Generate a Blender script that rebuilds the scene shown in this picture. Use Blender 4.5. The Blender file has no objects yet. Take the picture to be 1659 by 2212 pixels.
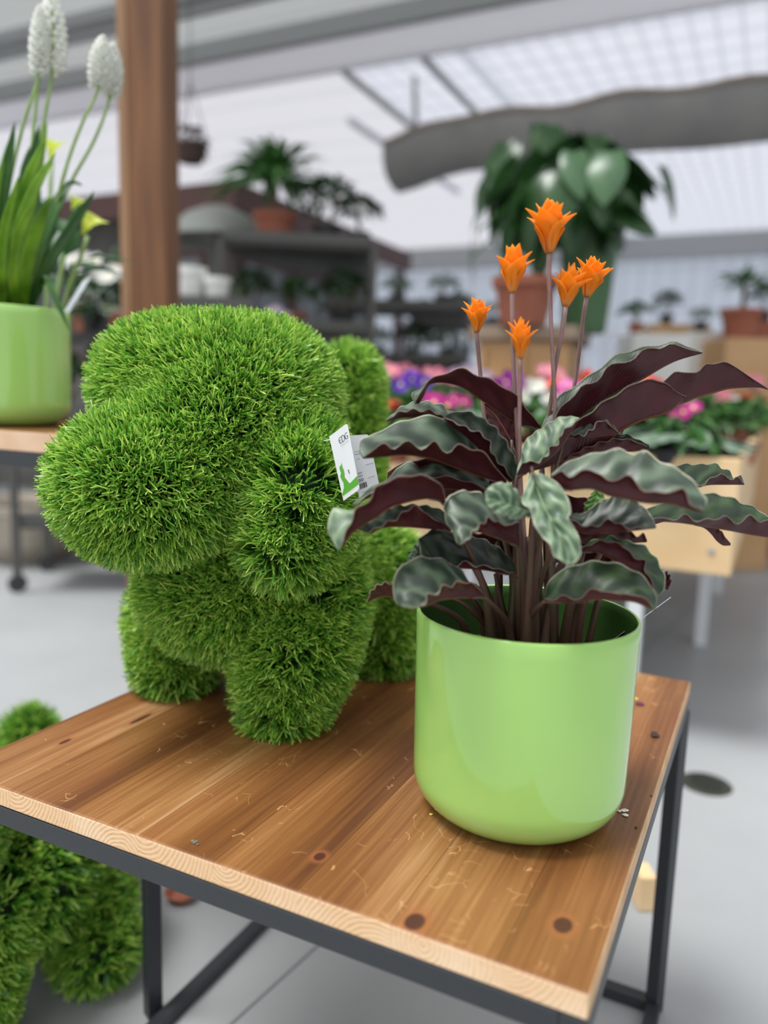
import bpy, math, random
import numpy as np
from mathutils import Vector, Matrix
random.seed(7); RNG = np.random.default_rng(7)
SC = bpy.context.scene; COL = SC.collection
PI = math.pi
# ---------------------------------------------------------------- camera
RV = np.array([.99954384, -.03020108, 0.]); FV = np.array([.00445315, .14738293, -.98906948]); UV_ = np.array([.02987097, .98861831, .14745019])
# rows: world X (right), Y (forward), Z (up) expressed in camera axes
F = 1715.; CX, CY = 829.5, 1106.; CAMZ = .93
rot = Matrix((RV.tolist(), FV.tolist(), UV_.tolist()))
cd = bpy.data.cameras.new('camera'); cam = bpy.data.objects.new('camera', cd); COL.objects.link(cam)
cam.matrix_world = Matrix.Translation((0, 0, CAMZ)) @ rot.to_4x4()
cd.sensor_fit = 'HORIZONTAL'; cd.sensor_width = 26.1; cd.lens = F / 1659 * 26.1
cd.clip_start = .02; cd.clip_end = 200
cd.dof.use_dof = True; cd.dof.focus_distance = .79; cd.dof.aperture_fstop = cd.lens / 13.5
SC.camera = cam
SC.view_settings.view_transform = 'Standard'; SC.view_settings.look = 'None'
SC.view_settings.gamma = 1; SC.view_settings.use_curve_mapping = False
SC.view_settings.exposure = .38
# ---------------------------------------------------------------- sky: bright overcast
W = bpy.data.worlds.new('overcast_sky'); SC.world = W; W.use_nodes = True
nt = W.node_tree; nt.nodes.clear()
wo = nt.nodes.new('ShaderNodeOutputWorld'); bg = nt.nodes.new('ShaderNodeBackground')
tc = nt.nodes.new('ShaderNodeTexCoord'); sx = nt.nodes.new('ShaderNodeSeparateXYZ'); cr = nt.nodes.new('ShaderNodeValToRGB')
nt.links.new(tc.outputs['Generated'], sx.inputs[0]); nt.links.new(sx.outputs['Z'], cr.inputs[0])
cr.color_ramp.elements[0].position = 0; cr.color_ramp.elements[0].color = (.64, .65, .66, 1)
cr.color_ramp.elements[1].position = .5; cr.color_ramp.elements[1].color = (.97, .98, 1, 1)
nt.links.new(cr.outputs[0], bg.inputs[0]); bg.inputs[1].default_value = 1.0
nt.links.new(bg.outputs[0], wo.inputs[0])
# soft brighter patch of sky, high behind the camera and to the left
sl = bpy.data.lights.new('sun', 'SUN'); sl.energy = 4.4; sl.angle = math.radians(22); sl.color = (1, .98, .94)
so = bpy.data.objects.new('sun', sl); COL.objects.link(so)
so.rotation_euler = Vector((-.38, -.12, 1)).to_track_quat('Z', 'Y').to_euler(); so.location = (-2, -2, 6)

# ---------------------------------------------------------------- helpers
def at(px, py, Y):
    """world point seen at pixel (px,py) of the 1659x2212 frame, at world distance Y"""
    v = np.array([(px - CX) / F, -(py - CY) / F, -1.])
    d = np.array([RV @ v, FV @ v, UV_ @ v])
    t = Y / d[1]
    return np.array([d[0] * t, Y, CAMZ + d[2] * t])
def onz(px, py, Z):
    v = np.array([(px - CX) / F, -(py - CY) / F, -1.])
    d = np.array([RV @ v, FV @ v, UV_ @ v]); t = (Z - CAMZ) / d[2]
    return np.array([d[0] * t, d[1] * t, Z])
U = np.array([.439, .8985, 0]); Wd = np.array([-.8985, .439, 0]); TB = np.array([.150, .486, 0])   # grid of table and greenhouse
GA = math.atan2(U[1], U[0])
def G(a, b, z): return TB + a * U + b * Wd + np.array([0, 0, z])

class MB:
    def __init__(s): s.v = []; s.f = []; s.m = []; s.uv = []; s.n = 0
    def add(s, v, f, m=0):
        v = np.asarray(v, float).reshape(-1, 3); s.v.append(v)
        for q in f: s.f.append([i + s.n for i in q]); s.m.append(m)
        s.n += len(v); return s
    def build(s, name, mats, parent=None, smooth=False, loc=None):
        me = bpy.data.meshes.new(name)
        V = np.concatenate(s.v)
        if loc is not None: V = V - np.asarray(loc)
        me.from_pydata(V.tolist(), [], s.f)
        if not isinstance(mats, (list, tuple)): mats = [mats]
        for m in mats: me.materials.append(m)
        if len(mats) > 1: me.polygons.foreach_set('material_index', s.m)
        if smooth: me.polygons.foreach_set('use_smooth', [True] * len(s.f))
        o = bpy.data.objects.new(name, me); COL.objects.link(o)
        if loc is not None: o.location = loc
        if parent is not None: par(o, parent)
        return o
def par(o, p):
    o.parent = p; o.matrix_parent_inverse = world(p).inverted()
def world(o):
    m = Matrix.LocRotScale(o.location, o.rotation_euler, o.scale)
    return (world(o.parent) @ o.matrix_parent_inverse @ m) if o.parent else m
def tag(o, label, cat=None, group=None, kind=None):
    if label: o['label'] = label
    if cat: o['category'] = cat
    if group: o['group'] = group
    if kind: o['kind'] = kind
    return o
def thing(name, label, cat, loc=(0, 0, 0), rz=0, group=None):
    o = bpy.data.objects.new(name, None); COL.objects.link(o); o.location = loc; o.rotation_euler = (0, 0, rz)
    o.empty_display_size = .05
    return tag(o, label, cat, group)
def struct(o): o['kind'] = 'structure'; return o
def dup(root, loc, rz=0, sc=1, label=None, group=None):
    kids = {}
    for o in bpy.data.objects:
        if o.parent is not None: kids.setdefault(o.parent.name, []).append(o)
    def rec(o, p):
        c = o.copy(); COL.objects.link(c)
        if p: c.parent = p
        for k in kids.get(o.name, []): rec(k, c)
        return c
    r = rec(root, None); r.location = loc; r.rotation_euler = (0, 0, rz); r.scale = (sc, sc, sc)
    if label: r['label'] = label
    if group: r['group'] = group
    return r
def box(c, s, R=None):
    c = np.asarray(c, float); s = np.asarray(s, float) / 2
    v = np.array([[x, y, z] for x in (-1, 1) for y in (-1, 1) for z in (-1, 1)]) * s
    if R is not None: v = v @ np.asarray(R).T
    return v + c, [[0, 1, 3, 2], [4, 6, 7, 5], [0, 4, 5, 1], [2, 3, 7, 6], [0, 2, 6, 4], [1, 5, 7, 3]]
RG = np.array([U, Wd, [0, 0, 1]]).T         # columns: u, w, z
def gbox(a0, a1, b0, b1, z0, z1):
    return box(G((a0 + a1) / 2, (b0 + b1) / 2, (z0 + z1) / 2), (a1 - a0, b1 - b0, z1 - z0), RG)
def bevel(o, w=.003, seg=2):
    m = o.modifiers.new('bevel', 'BEVEL'); m.width = w; m.segments = seg; m.limit_method = 'ANGLE'; return o
def lathe(prof, c=(0, 0, 0), n=48, cap0=False, cap1=False):
    c = np.asarray(c, float); t = np.linspace(0, 2 * PI, n, endpoint=False)
    v = np.concatenate([np.stack([r * np.cos(t), r * np.sin(t), z + 0 * t], 1) for r, z in prof]) + c
    f = []
    for i in range(len(prof) - 1):
        for j in range(n):
            k = (j + 1) % n; f.append([i * n + j, i * n + k, (i + 1) * n + k, (i + 1) * n + j])
    if cap0: f.append(list(range(n))[::-1])
    if cap1: f.append([(len(prof) - 1) * n + j for j in range(n)])
    return v, f
def crom(P, n):
    P = np.asarray(P, float); d = np.r_[0, np.cumsum(np.linalg.norm(np.diff(P, axis=0), axis=1) + 1e-9)]; d /= d[-1]
    Q = np.vstack([2 * P[0] - P[1], P, 2 * P[-1] - P[-2]]); out = []
    for s in np.linspace(0, 1, n):
        i = min(max(np.searchsorted(d, s, side='right') - 1, 0), len(P) - 2); t = (s - d[i]) / (d[i + 1] - d[i])
        a, b, c, e = Q[i:i + 4]
        out.append(.5 * (2 * b + (c - a) * t + (2 * a - 5 * b + 4 * c - e) * t * t + (3 * b - a - 3 * c + e) * t ** 3))
    return np.array(out)
def tube(P, r, n=8, rows=None, flat=1.):
    """round tube through points; r a number or a list of radii"""
    rr = np.interp(np.linspace(0, 1, rows or len(P)), np.linspace(0, 1, len(np.atleast_1d(r))), np.atleast_1d(r)) if np.ndim(r) else np.full(rows or len(P), r)
    P = crom(P, rows) if rows else np.asarray(P, float)
    T = np.gradient(P, axis=0); T /= np.linalg.norm(T, axis=1)[:, None] + 1e-12
    a = np.array([0, 0, 1.]) if abs(T[0][2]) < .9 else np.array([1., 0, 0]); v = []
    X = np.cross(T[0], a)
    for i in range(len(P)):
        X = X - T[i] * (X @ T[i]); X /= np.linalg.norm(X); Y = np.cross(T[i], X)
        for j in range(n):
            t = 2 * PI * j / n; v.append(P[i] + rr[i] * (X * math.cos(t) + Y * math.sin(t) * flat))
    f = [[i * n + j, i * n + (j + 1) % n, (i + 1) * n + (j + 1) % n, (i + 1) * n + j] for i in range(len(P) - 1) for j in range(n)]
    f += [list(range(n))[::-1], [(len(P) - 1) * n + j for j in range(n)]]
    return np.array(v), f
def beam(p, q, w, h):
    """rectangular bar from p to q"""
    p = np.asarray(p, float); q = np.asarray(q, float); t = q - p; L = np.linalg.norm(t); t /= L
    s = np.cross(t, [0, 0, 1.]) if abs(t[2]) < .95 else np.cross(t, [Wd[0], Wd[1], 0]); s /= np.linalg.norm(s); n = np.cross(s, t)
    return box((p + q) / 2, (L, w, h), np.array([t, s, n]).T)

# ---------------------------------------------------------------- materials
MATS = {}
def mat(name, col, rough=.5, metal=0., spec=.5, bump=None, var=None, trans=None, coat=0., sheen=0.):
    if name in MATS: return MATS[name]
    m = bpy.data.materials.new(name); m.use_nodes = True; N = m.node_tree.nodes; Lk = m.node_tree.links
    b = N['Principled BSDF']; b.inputs['Base Color'].default_value = (*col, 1); b.inputs['Roughness'].default_value = rough
    b.inputs['Metallic'].default_value = metal; b.inputs['Specular IOR Level'].default_value = spec; b.inputs['Coat Weight'].default_value = coat
    b.inputs['Coat Roughness'].default_value = .06
    if var or bump:
        tcn = N.new('ShaderNodeTexCoord')
    if var:      # (colour2, scale)
        nz = N.new('ShaderNodeTexNoise'); nz.inputs['Scale'].default_value = var[1]; nz.inputs['Detail'].default_value = 5
        Lk.new(tcn.outputs['Object'], nz.inputs['Vector'])
        r = N.new('ShaderNodeValToRGB'); r.color_ramp.elements[0].position = .35; r.color_ramp.elements[1].position = .65
        r.color_ramp.elements[0].color = (*col, 1); r.color_ramp.elements[1].color = (*var[0], 1)
        Lk.new(nz.outputs['Fac'], r.inputs[0]); Lk.new(r.outputs[0], b.inputs['Base Color'])
    if bump:     # (scale, strength)
        nb = N.new('ShaderNodeTexNoise'); nb.inputs['Scale'].default_value = bump[0]; Lk.new(tcn.outputs['Object'], nb.inputs['Vector'])
        bp = N.new('ShaderNodeBump'); bp.inputs['Strength'].default_value = bump[1]; bp.inputs['Distance'].default_value = .01
        Lk.new(nb.outputs['Fac'], bp.inputs['Height']); Lk.new(bp.outputs[0], b.inputs['Normal'])
    if trans:    # share of light that comes through from the other side
        tr = N.new('ShaderNodeBsdfTranslucent'); tr.inputs[0].default_value = (*col, 1); mx = N.new('ShaderNodeMixShader'); mx.inputs[0].default_value = trans
        if var: Lk.new(r.outputs[0], tr.inputs[0])
        Lk.new(b.outputs[0], mx.inputs[1]); Lk.new(tr.outputs[0], mx.inputs[2]); Lk.new(mx.outputs[0], N['Material Output'].inputs[0])
    MATS[name] = m; return m
def math_(N, Lk, op, a, b=None, c=None, clamp=False):
    n = N.new('ShaderNodeMath'); n.operation = op; n.use_clamp = clamp
    for i, x in enumerate((a, b, c)):
        if x is None: continue
        if isinstance(x, (int, float)): n.inputs[i].default_value = x
        else: Lk.new(x, n.inputs[i])
    return n.outputs[0]
def mixc(N, Lk, f, a, b):
    n = N.new('ShaderNodeMix'); n.data_type = 'RGBA'
    for k, x in (('Factor', f), ('A', a), ('B', b)):
        s = [i for i in n.inputs if i.name == k and (i.type == 'RGBA' or k == 'Factor')][0]
        if isinstance(x, (int, float)): s.default_value = x
        elif isinstance(x, tuple): s.default_value = (*x, 1)
        else: Lk.new(x, s)
    return [o for o in n.outputs if o.type == 'RGBA'][0]

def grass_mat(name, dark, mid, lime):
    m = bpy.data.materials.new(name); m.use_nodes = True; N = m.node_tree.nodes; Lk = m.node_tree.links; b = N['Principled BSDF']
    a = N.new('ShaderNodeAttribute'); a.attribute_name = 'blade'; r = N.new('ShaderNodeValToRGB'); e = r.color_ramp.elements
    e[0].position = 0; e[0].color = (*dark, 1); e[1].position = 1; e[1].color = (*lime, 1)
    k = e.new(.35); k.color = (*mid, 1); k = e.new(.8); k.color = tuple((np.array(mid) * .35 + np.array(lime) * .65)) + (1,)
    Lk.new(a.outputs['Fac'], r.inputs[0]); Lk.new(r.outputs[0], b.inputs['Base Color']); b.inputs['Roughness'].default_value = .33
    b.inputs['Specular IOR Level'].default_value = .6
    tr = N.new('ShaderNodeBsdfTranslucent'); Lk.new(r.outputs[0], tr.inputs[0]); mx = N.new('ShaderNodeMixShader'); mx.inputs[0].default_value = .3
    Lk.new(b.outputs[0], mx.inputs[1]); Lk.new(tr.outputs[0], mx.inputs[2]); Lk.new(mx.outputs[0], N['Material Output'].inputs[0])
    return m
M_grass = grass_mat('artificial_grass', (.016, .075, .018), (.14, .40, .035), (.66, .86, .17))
M_core = mat('grass_backing', (.01, .03, .008), .9)
M_steel = mat('black_steel', (.022, .025, .03), .42, 0., .5, bump=(300, .05))
M_pot = mat('lime_glaze', (.34, .61, .145), .12, 0, .55, coat=.5, var=((.37, .64, .16), 6), bump=(14, .03))
M_potshade = mat('glaze_inside_shade', (.03, .085, .015), .3)  # pot interior: its shade is put into the dark colour
M_soil = mat('potting_soil', (.025, .016, .01), .95, bump=(120, .8), var=((.05, .035, .02), 60))
M_terra = mat('terracotta', (.30, .09, .05), .8, var=((.36, .13, .08), 8))
M_crate = mat('pale_pine', (.70, .48, .25), .6, var=((.78, .57, .33), 5))
M_white = mat('white_metal', (.75, .77, .8), .4)
M_grey = mat('galvanised_steel', (.36, .37, .37), .5, .3)
M_lightgrey = mat('painted_gutter', (.84, .84, .87), .6, trans=.35)
M_dkleaf = mat('dark_foliage', (.012, .045, .012), .4, var=((.035, .10, .025), 9), trans=.2)
M_mdleaf = mat('mid_foliage', (.03, .10, .02), .4, var=((.07, .2, .04), 9), trans=.25)
M_greyleaf = mat('grey_green_foliage', (.12, .19, .13), .5, var=((.22, .3, .22), 12), trans=.15)
M_bark = mat('bark', (.10, .06, .035), .85, var=((.16, .10, .06), 20), bump=(40, .5))

def wood_top():
    m = bpy.data.materials.new('oiled_fir_board'); m.use_nodes = True; N = m.node_tree.nodes; Lk = m.node_tree.links; b = N['Principled BSDF']
    t = N.new('ShaderNodeTexCoord'); s = N.new('ShaderNodeSeparateXYZ'); Lk.new(t.outputs['Object'], s.inputs[0])
    X, Y = s.outputs['X'], s.outputs['Y']
    # plank index across the grain
    yy = math_(N, Lk, 'DIVIDE', math_(N, Lk, 'ADD', Y, 5.057), .084); idx = math_(N, Lk, 'FLOOR', yy); fr = math_(N, Lk, 'FRACT', yy)
    wn = N.new('ShaderNodeTexWhiteNoise'); wn.noise_dimensions = '1D'; Lk.new(idx, wn.inputs['W'])
    def noise(sx_, sy_, sc, det=4, off=0., dist=0.):
        c = N.new('ShaderNodeCombineXYZ'); Lk.new(math_(N, Lk, 'MULTIPLY', X, sx_), c.inputs[0]); Lk.new(math_(N, Lk, 'MULTIPLY', Y, sy_), c.inputs[1])
        Lk.new(math_(N, Lk, 'ADD', math_(N, Lk, 'MULTIPLY', wn.outputs['Value'], .9), off), c.inputs[2])
        n = N.new('ShaderNodeTexNoise'); n.inputs['Scale'].default_value = sc; n.inputs['Detail'].default_value = det; n.inputs['Distortion'].default_value = dist
        Lk.new(c.outputs[0], n.inputs['Vector']); return n.outputs['Fac']
    broad = noise(1.1, 11, 1.0, 2, 3); grain = noise(4, 150, 1.6, 5, 8, .2); patch = noise(5, 9, 1.0, 3, 11); vein = noise(1.6, 42, 1.4, 4, 19, .5)
    # knots: soft dark ellipses where the photo shows them (local metres)
    kn = None
    for (kx, ky, ks, kr) in KNOTS:
        dx = math_(N, Lk, 'DIVIDE', math_(N, Lk, 'SUBTRACT', X, kx), kr); dy = math_(N, Lk, 'SUBTRACT', Y, ky)
        d = math_(N, Lk, 'SQRT', math_(N, Lk, 'ADD', math_(N, Lk, 'MULTIPLY', dx, dx), math_(N, Lk, 'MULTIPLY', dy, dy)))
        kv = math_(N, Lk, 'SUBTRACT', 1., math_(N, Lk, 'DIVIDE', d, ks), clamp=True)
        kn = kv if kn is None else math_(N, Lk, 'MAXIMUM', kn, kv)
    r = N.new('ShaderNodeValToRGB'); e = r.color_ramp.elements
    e[0].position = .30; e[0].color = (.105, .036, .013, 1); e[1].position = .76; e[1].color = (.52, .33, .17, 1)
    k = e.new(.46); k.color = (.195, .076, .023, 1); k = e.new(.58); k.color = (.30, .138, .048, 1)
    v = math_(N, Lk, 'ADD', math_(N, Lk, 'MULTIPLY', broad, .78), math_(N, Lk, 'MULTIPLY', vein, .24))
    v = math_(N, Lk, 'ADD', v, math_(N, Lk, 'MULTIPLY', math_(N, Lk, 'SUBTRACT', grain, .5), .30))
    v = math_(N, Lk, 'ADD', v, math_(N, Lk, 'MULTIPLY', math_(N, Lk, 'SUBTRACT', wn.outputs['Value'], .5), .10))
    Lk.new(v, r.inputs[0])
    # worn reddish stain patches
    c1 = mixc(N, Lk, math_(N, Lk, 'MULTIPLY', math_(N, Lk, 'SUBTRACT', patch, .52, clamp=True), 1.6, clamp=True), r.outputs[0], (.22, .058, .018))
    # seams between planks
    seam = math_(N, Lk, 'LESS_THAN', math_(N, Lk, 'MINIMUM', fr, math_(N, Lk, 'SUBTRACT', 1., fr)), .006)
    c2 = mixc(N, Lk, math_(N, Lk, 'MULTIPLY', seam, .55), c1, (.06, .018, .008))
    ring = math_(N, Lk, 'MULTIPLY', kn, 2.6, clamp=True)
    c3 = mixc(N, Lk, math_(N, Lk, 'MULTIPLY', ring, .55), c2, (.30, .10, .035))
    c4 = mixc(N, Lk, math_(N, Lk, 'MULTIPLY', math_(N, Lk, 'SUBTRACT', kn, .45, clamp=True), 7., clamp=True), c3, (.07, .02, .014))
    # fine pale scratches
    vo = N.new('ShaderNodeTexVoronoi'); vo.feature = 'DISTANCE_TO_EDGE'; vo.inputs['Scale'].default_value = 38
    nd = N.new('ShaderNodeTexNoise'); nd.inputs['Scale'].default_value = 18; Lk.new(t.outputs['Object'], nd.inputs['Vector'])
    av = N.new('ShaderNodeVectorMath'); av.operation = 'MULTIPLY_ADD'; Lk.new(nd.outputs['Color'], av.inputs[0]); av.inputs[1].default_value = (.09, .09, 0); Lk.new(t.outputs['Object'], av.inputs[2])
    Lk.new(av.outputs[0], vo.inputs['Vector'])
    sm = N.new('ShaderNodeTexNoise'); sm.inputs['Scale'].default_value = 34; Lk.new(t.outputs['Object'], sm.inputs['Vector'])
    sm2 = N.new('ShaderNodeTexNoise'); sm2.inputs['Scale'].default_value = 6; Lk.new(t.outputs['Object'], sm2.inputs['Vector'])
    scr = math_(N, Lk, 'MULTIPLY', math_(N, Lk, 'LESS_THAN', vo.outputs['Distance'], .009), math_(N, Lk, 'GREATER_THAN', math_(N, Lk, 'ADD', sm.outputs['Fac'], math_(N, Lk, 'MULTIPLY', sm2.outputs['Fac'], .6)), .90))
    c5 = mixc(N, Lk, math_(N, Lk, 'MULTIPLY', scr, .5), c4, (.72, .42, .19))
    Lk.new(c5, b.inputs['Base Color'])
    b.inputs['Roughness'].default_value = .36; b.inputs['Specular IOR Level'].default_value = .5
    rg = math_(N, Lk, 'MULTIPLY_ADD', patch, .25, .24); Lk.new(rg, b.inputs['Roughness'])
    bp = N.new('ShaderNodeBump'); bp.inputs['Strength'].default_value = .18; bp.inputs['Distance'].default_value = .002
    Lk.new(grain, bp.inputs['Height']); Lk.new(bp.outputs[0], b.inputs['Normal'])
    return m
def wood_end(name, along):
    """end grain with growth rings; along = axis index that runs along the face"""
    m = bpy.data.materials.new(name); m.use_nodes = True; N = m.node_tree.nodes; Lk = m.node_tree.links; b = N['Principled BSDF']
    t = N.new('ShaderNodeTexCoord'); s = N.new('ShaderNodeSeparateXYZ'); Lk.new(t.outputs['Object'], s.inputs[0])
    A, Z = s.outputs[along], s.outputs['Z']
    yy = math_(N, Lk, 'DIVIDE', math_(N, Lk, 'ADD', A, 5.057), .084); idx = math_(N, Lk, 'FLOOR', yy); fr = math_(N, Lk, 'SUBTRACT', math_(N, Lk, 'FRACT', yy), .5)
    wn = N.new('ShaderNodeTexWhiteNoise'); wn.noise_dimensions = '1D'; Lk.new(idx, wn.inputs['W'])
    dx = math_(N, Lk, 'MULTIPLY', math_(N, Lk, 'ADD', fr, math_(N, Lk, 'MULTIPLY_ADD', wn.outputs['Value'], .9, -.45)), .084)
    dz = math_(N, Lk, 'ADD', math_(N, Lk, 'SUBTRACT', Z, .53), math_(N, Lk, 'MULTIPLY_ADD', wn.outputs['Value'], .055, -.01))
    nz = N.new('ShaderNodeTexNoise'); nz.inputs['Scale'].default_value = 30; Lk.new(t.outputs['Object'], nz.inputs['Vector'])
    d = math_(N, Lk, 'SQRT', math_(N, Lk, 'ADD', math_(N, Lk, 'MULTIPLY', dx, dx), math_(N, Lk, 'MULTIPLY', dz, dz)))
    d = math_(N, Lk, 'ADD', d, math_(N, Lk, 'MULTIPLY', nz.outputs['Fac'], .008))
    w = math_(N, Lk, 'MULTIPLY_ADD', math_(N, Lk, 'SINE', math_(N, Lk, 'MULTIPLY', d, 1500.)), .5, .5)
    n2 = N.new('ShaderNodeTexNoise'); n2.inputs['Scale'].default_value = 160; Lk.new(t.outputs['Object'], n2.inputs['Vector'])
    f = math_(N, Lk, 'MULTIPLY', w, math_(N, Lk, 'MULTIPLY_ADD', n2.outputs['Fac'], .9, .0), clamp=True)
    c = mixc(N, Lk, f, (.74, .50, .29), (.50, .27, .12))
    n3 = N.new('ShaderNodeTexNoise'); n3.inputs['Scale'].default_value = 7; Lk.new(t.outputs['Object'], n3.inputs['Vector'])
    c = mixc(N, Lk, math_(N, Lk, 'MULTIPLY', math_(N, Lk, 'SUBTRACT', n3.outputs['Fac'], .5, clamp=True), 3.2, clamp=True), c, (.86, .70, .52))
    Lk.new(c, b.inputs['Base Color']); b.inputs['Roughness'].default_value = .65
    bp = N.new('ShaderNodeBump'); bp.inputs['Strength'].default_value = .5; bp.inputs['Distance'].default_value = .001; Lk.new(f, bp.inputs['Height']); Lk.new(bp.outputs[0], b.inputs['Normal'])
    return m
def beam_wood(name, c0, c1, sc=3):
    m = bpy.data.materials.new(name); m.use_nodes = True; N = m.node_tree.nodes; Lk = m.node_tree.links; b = N['Principled BSDF']
    t = N.new('ShaderNodeTexCoord'); mp = N.new('ShaderNodeMapping'); mp.inputs['Scale'].default_value = (14, 14, .8); Lk.new(t.outputs['Object'], mp.inputs[0])
    n = N.new('ShaderNodeTexNoise'); n.inputs['Scale'].default_value = sc; n.inputs['Detail'].default_value = 5; Lk.new(mp.outputs[0], n.inputs['Vector'])
    r = N.new('ShaderNodeValToRGB'); r.color_ramp.elements[0].position = .35; r.color_ramp.elements[1].position = .68
    r.color_ramp.elements[0].color = (*c0, 1); r.color_ramp.elements[1].color = (*c1, 1); Lk.new(n.outputs['Fac'], r.inputs[0]); Lk.new(r.outputs[0], b.inputs['Base Color'])
    b.inputs['Roughness'].default_value = .55; return m

def panel_mat(name, col, thru, grid=None, gcol=(.35, .36, .4), gf=.5):
    """roof sheet: lets daylight through (partly clear, partly diffusing), with a woven or ribbed grid"""
    m = bpy.data.materials.new(name); m.use_nodes = True; N = m.node_tree.nodes; Lk = m.node_tree.links; N.remove(N['Principled BSDF'])
    tr = N.new('ShaderNodeBsdfTransparent'); tl = N.new('ShaderNodeBsdfTranslucent'); df = N.new('ShaderNodeBsdfDiffuse')
    c = None
    if grid:
        t = N.new('ShaderNodeTexCoord'); s = N.new('ShaderNodeSeparateXYZ'); Lk.new(t.outputs['Object'], s.inputs[0]); f = None
        for ax, sp, wd in grid:
            q = math_(N, Lk, 'FRACT', math_(N, Lk, 'DIVIDE', math_(N, Lk, 'ADD', s.outputs[ax], 100.), sp)); q = math_(N, Lk, 'LESS_THAN', q, wd)
            f = q if f is None else math_(N, Lk, 'MAXIMUM', f, q)
        c = mixc(N, Lk, math_(N, Lk, 'MULTIPLY', f, gf), col, gcol)
    for n in (tr, tl, df):
        if c is not None: Lk.new(c, n.inputs[0])
        else: n.inputs[0].default_value = (*col, 1)
    m1 = N.new('ShaderNodeMixShader'); m1.inputs[0].default_value = .35; Lk.new(tl.outputs[0], m1.inputs[1]); Lk.new(df.outputs[0], m1.inputs[2])
    m2 = N.new('ShaderNodeMixShader'); m2.inputs[0].default_value = thru; Lk.new(m1.outputs[0], m2.inputs[1]); Lk.new(tr.outputs[0], m2.inputs[2])
    Lk.new(m2.outputs[0], N['Material Output'].inputs[0]); return m

# ================================================================ SETTING
ZT = .53            # top of the near table
KNOTS = [(.012, .136, .016, 1.35), (.063, .034, .015, 1.35), (.051, .244, .010, 1.3), (.195, .583, .007, 5.5), (.105, .611, .006, 3.)]
def floor_mat():
    m = mat('grey_screed', (.30, .31, .318), .40, var=((.36, .37, .375), 1.3), bump=(3, .02)); return m
mb = MB(); mb.add(*gbox(-4, 12.6, -7.1, 10.1, -.1, 0)); fl = struct(mb.build('floor', floor_mat(), loc=(0, 0, 0)))
# expansion joint, drain cover
mb = MB(); p = onz(500, 2212, 0); q = onz(690, 2040, 0); d = (q - p) / np.linalg.norm(q - p)
mb.add(*beam(p - d * .8 + [0, 0, .0005], q + d * 6 + [0, 0, .0005], .004, .003)); struct(mb.build('trim_1', mat('joint_filler', (.2, .21, .22), .8)))
c = onz(1525, 1694, 0)
dr = MB(); dr.add(*lathe([(.002, .004), (.052, .004), (.06, .002), (.062, 0)], c, 32, cap0=True))
for k in range(-3, 4): dr.add(*box(c + [0, k * .014, .005], (.08 - abs(k) * .012, .005, .003)))
tag(dr.build('floor_drain', mat('cast_iron', (.035, .04, .03), .6, .3), loc=c), 'round dark metal drain cover set in the grey floor right of the table', 'drain')

P_far = panel_mat('net_shaded_glazing', (.70, .71, .745), .55, [('X', .30, .10), ('Y', .16, .12), ('Y', 2.1, .04)], (.45, .47, .52), .55)
P_mid = panel_mat('milky_glazing', (.68, .68, .705), .50, [('X', .62, .05)], (.5, .52, .55), .5)
P_near = panel_mat('grey_shade_screen', (.56, .57, .57), .55, [('X', .10, .5)], (.40, .42, .42), .5)
P_wall = panel_mat('ribbed_polycarbonate', (.74, .77, .82), .5, [('Y', .25, .12), ('Z', .62, .05)], (.5, .53, .58), .5)
def gobj(name, m, a0, a1, b0, b1, z0, z1):
    """box in greenhouse axes, object origin at its corner, turned with the greenhouse"""
    me = MB(); me.add(*box(((a1 - a0) / 2, (b1 - b0) / 2, (z1 - z0) / 2), (a1 - a0, b1 - b0, z1 - z0)))
    o = me.build(name, m); o.location = G(a0, b0, z0); o.rotation_euler = (0, 0, GA); return o
struct(gobj('ceiling_net', P_far, 5.2, 12.5, -7, 3.2, 3.42, 3.44)).name = 'ceiling'
struct(gobj('ceiling', P_mid, 5.2, 12.5, 3.2, 10, 3.42, 3.44))
struct(gobj('ceiling', P_near, 2.6, 4.68, -7, 10, 3.5, 3.52))
P_clear = panel_mat('unseen_clear_glazing', (.93, .94, .95), .85)  # unseen roof overhead, made clear to let more light onto the table
struct(gobj('ceiling', P_clear, -4, 2.6, -7, 10, 3.5, 3.52))  # unseen roof overhead, made clear to let in more light
struct(gobj('wall_back', P_wall, 12.5, 12.54, -7, 10, 0, 3.42))
struct(gobj('wall_right', P_wall, -4, 12.5, -7.04, -7, 0, 3.5))
struct(gobj('wall_left', P_wall, -4, 12.5, 10, 10.04, 0, 3.5))
tag(gobj('roof_gutter', M_lightgrey, 4.69, 5.26, -7, 10, 3.40, 3.62), 'broad pale grey gutter beam running under the whole roof', 'gutter')
gb = MB()
for (z, a) in ((3.37, 4.66), ): gb.add(*gbox(a - .05, a + .02, -7, 10, z, 3.5))
tag(gb.build('roof_rail', M_grey, loc=G(4.66, 0, 3.4)), 'dark grey rail along the near edge of the broad gutter', 'rail')
for a, z, wd_, lb in ((3.86, 3.40, .10, 'dark roof rail second from the broad gutter, crossing the upper left corner'), (4.12, 3.44, .05, 'thin roof rail between the gutter and the next thicker rail'), (3.3, 3.42, .08, 'grey roof rail farthest up towards the viewer')):
    tag(gobj('roof_rail', M_grey, a, a + wd_, -7, 10, z, z + .08), lb, 'rail')
tag(gobj('roof_beam', M_grey, 12.3, 12.5, -7, 10, 3.05, 3.38), 'grey horizontal beam along the top of the far glazed wall', 'beam')
tag(gobj('wall_rail', M_white, 12.4, 12.5, -7, 10, 1.9, 2.0), 'white rail across the far glazed wall at mid height', 'rail')
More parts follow.
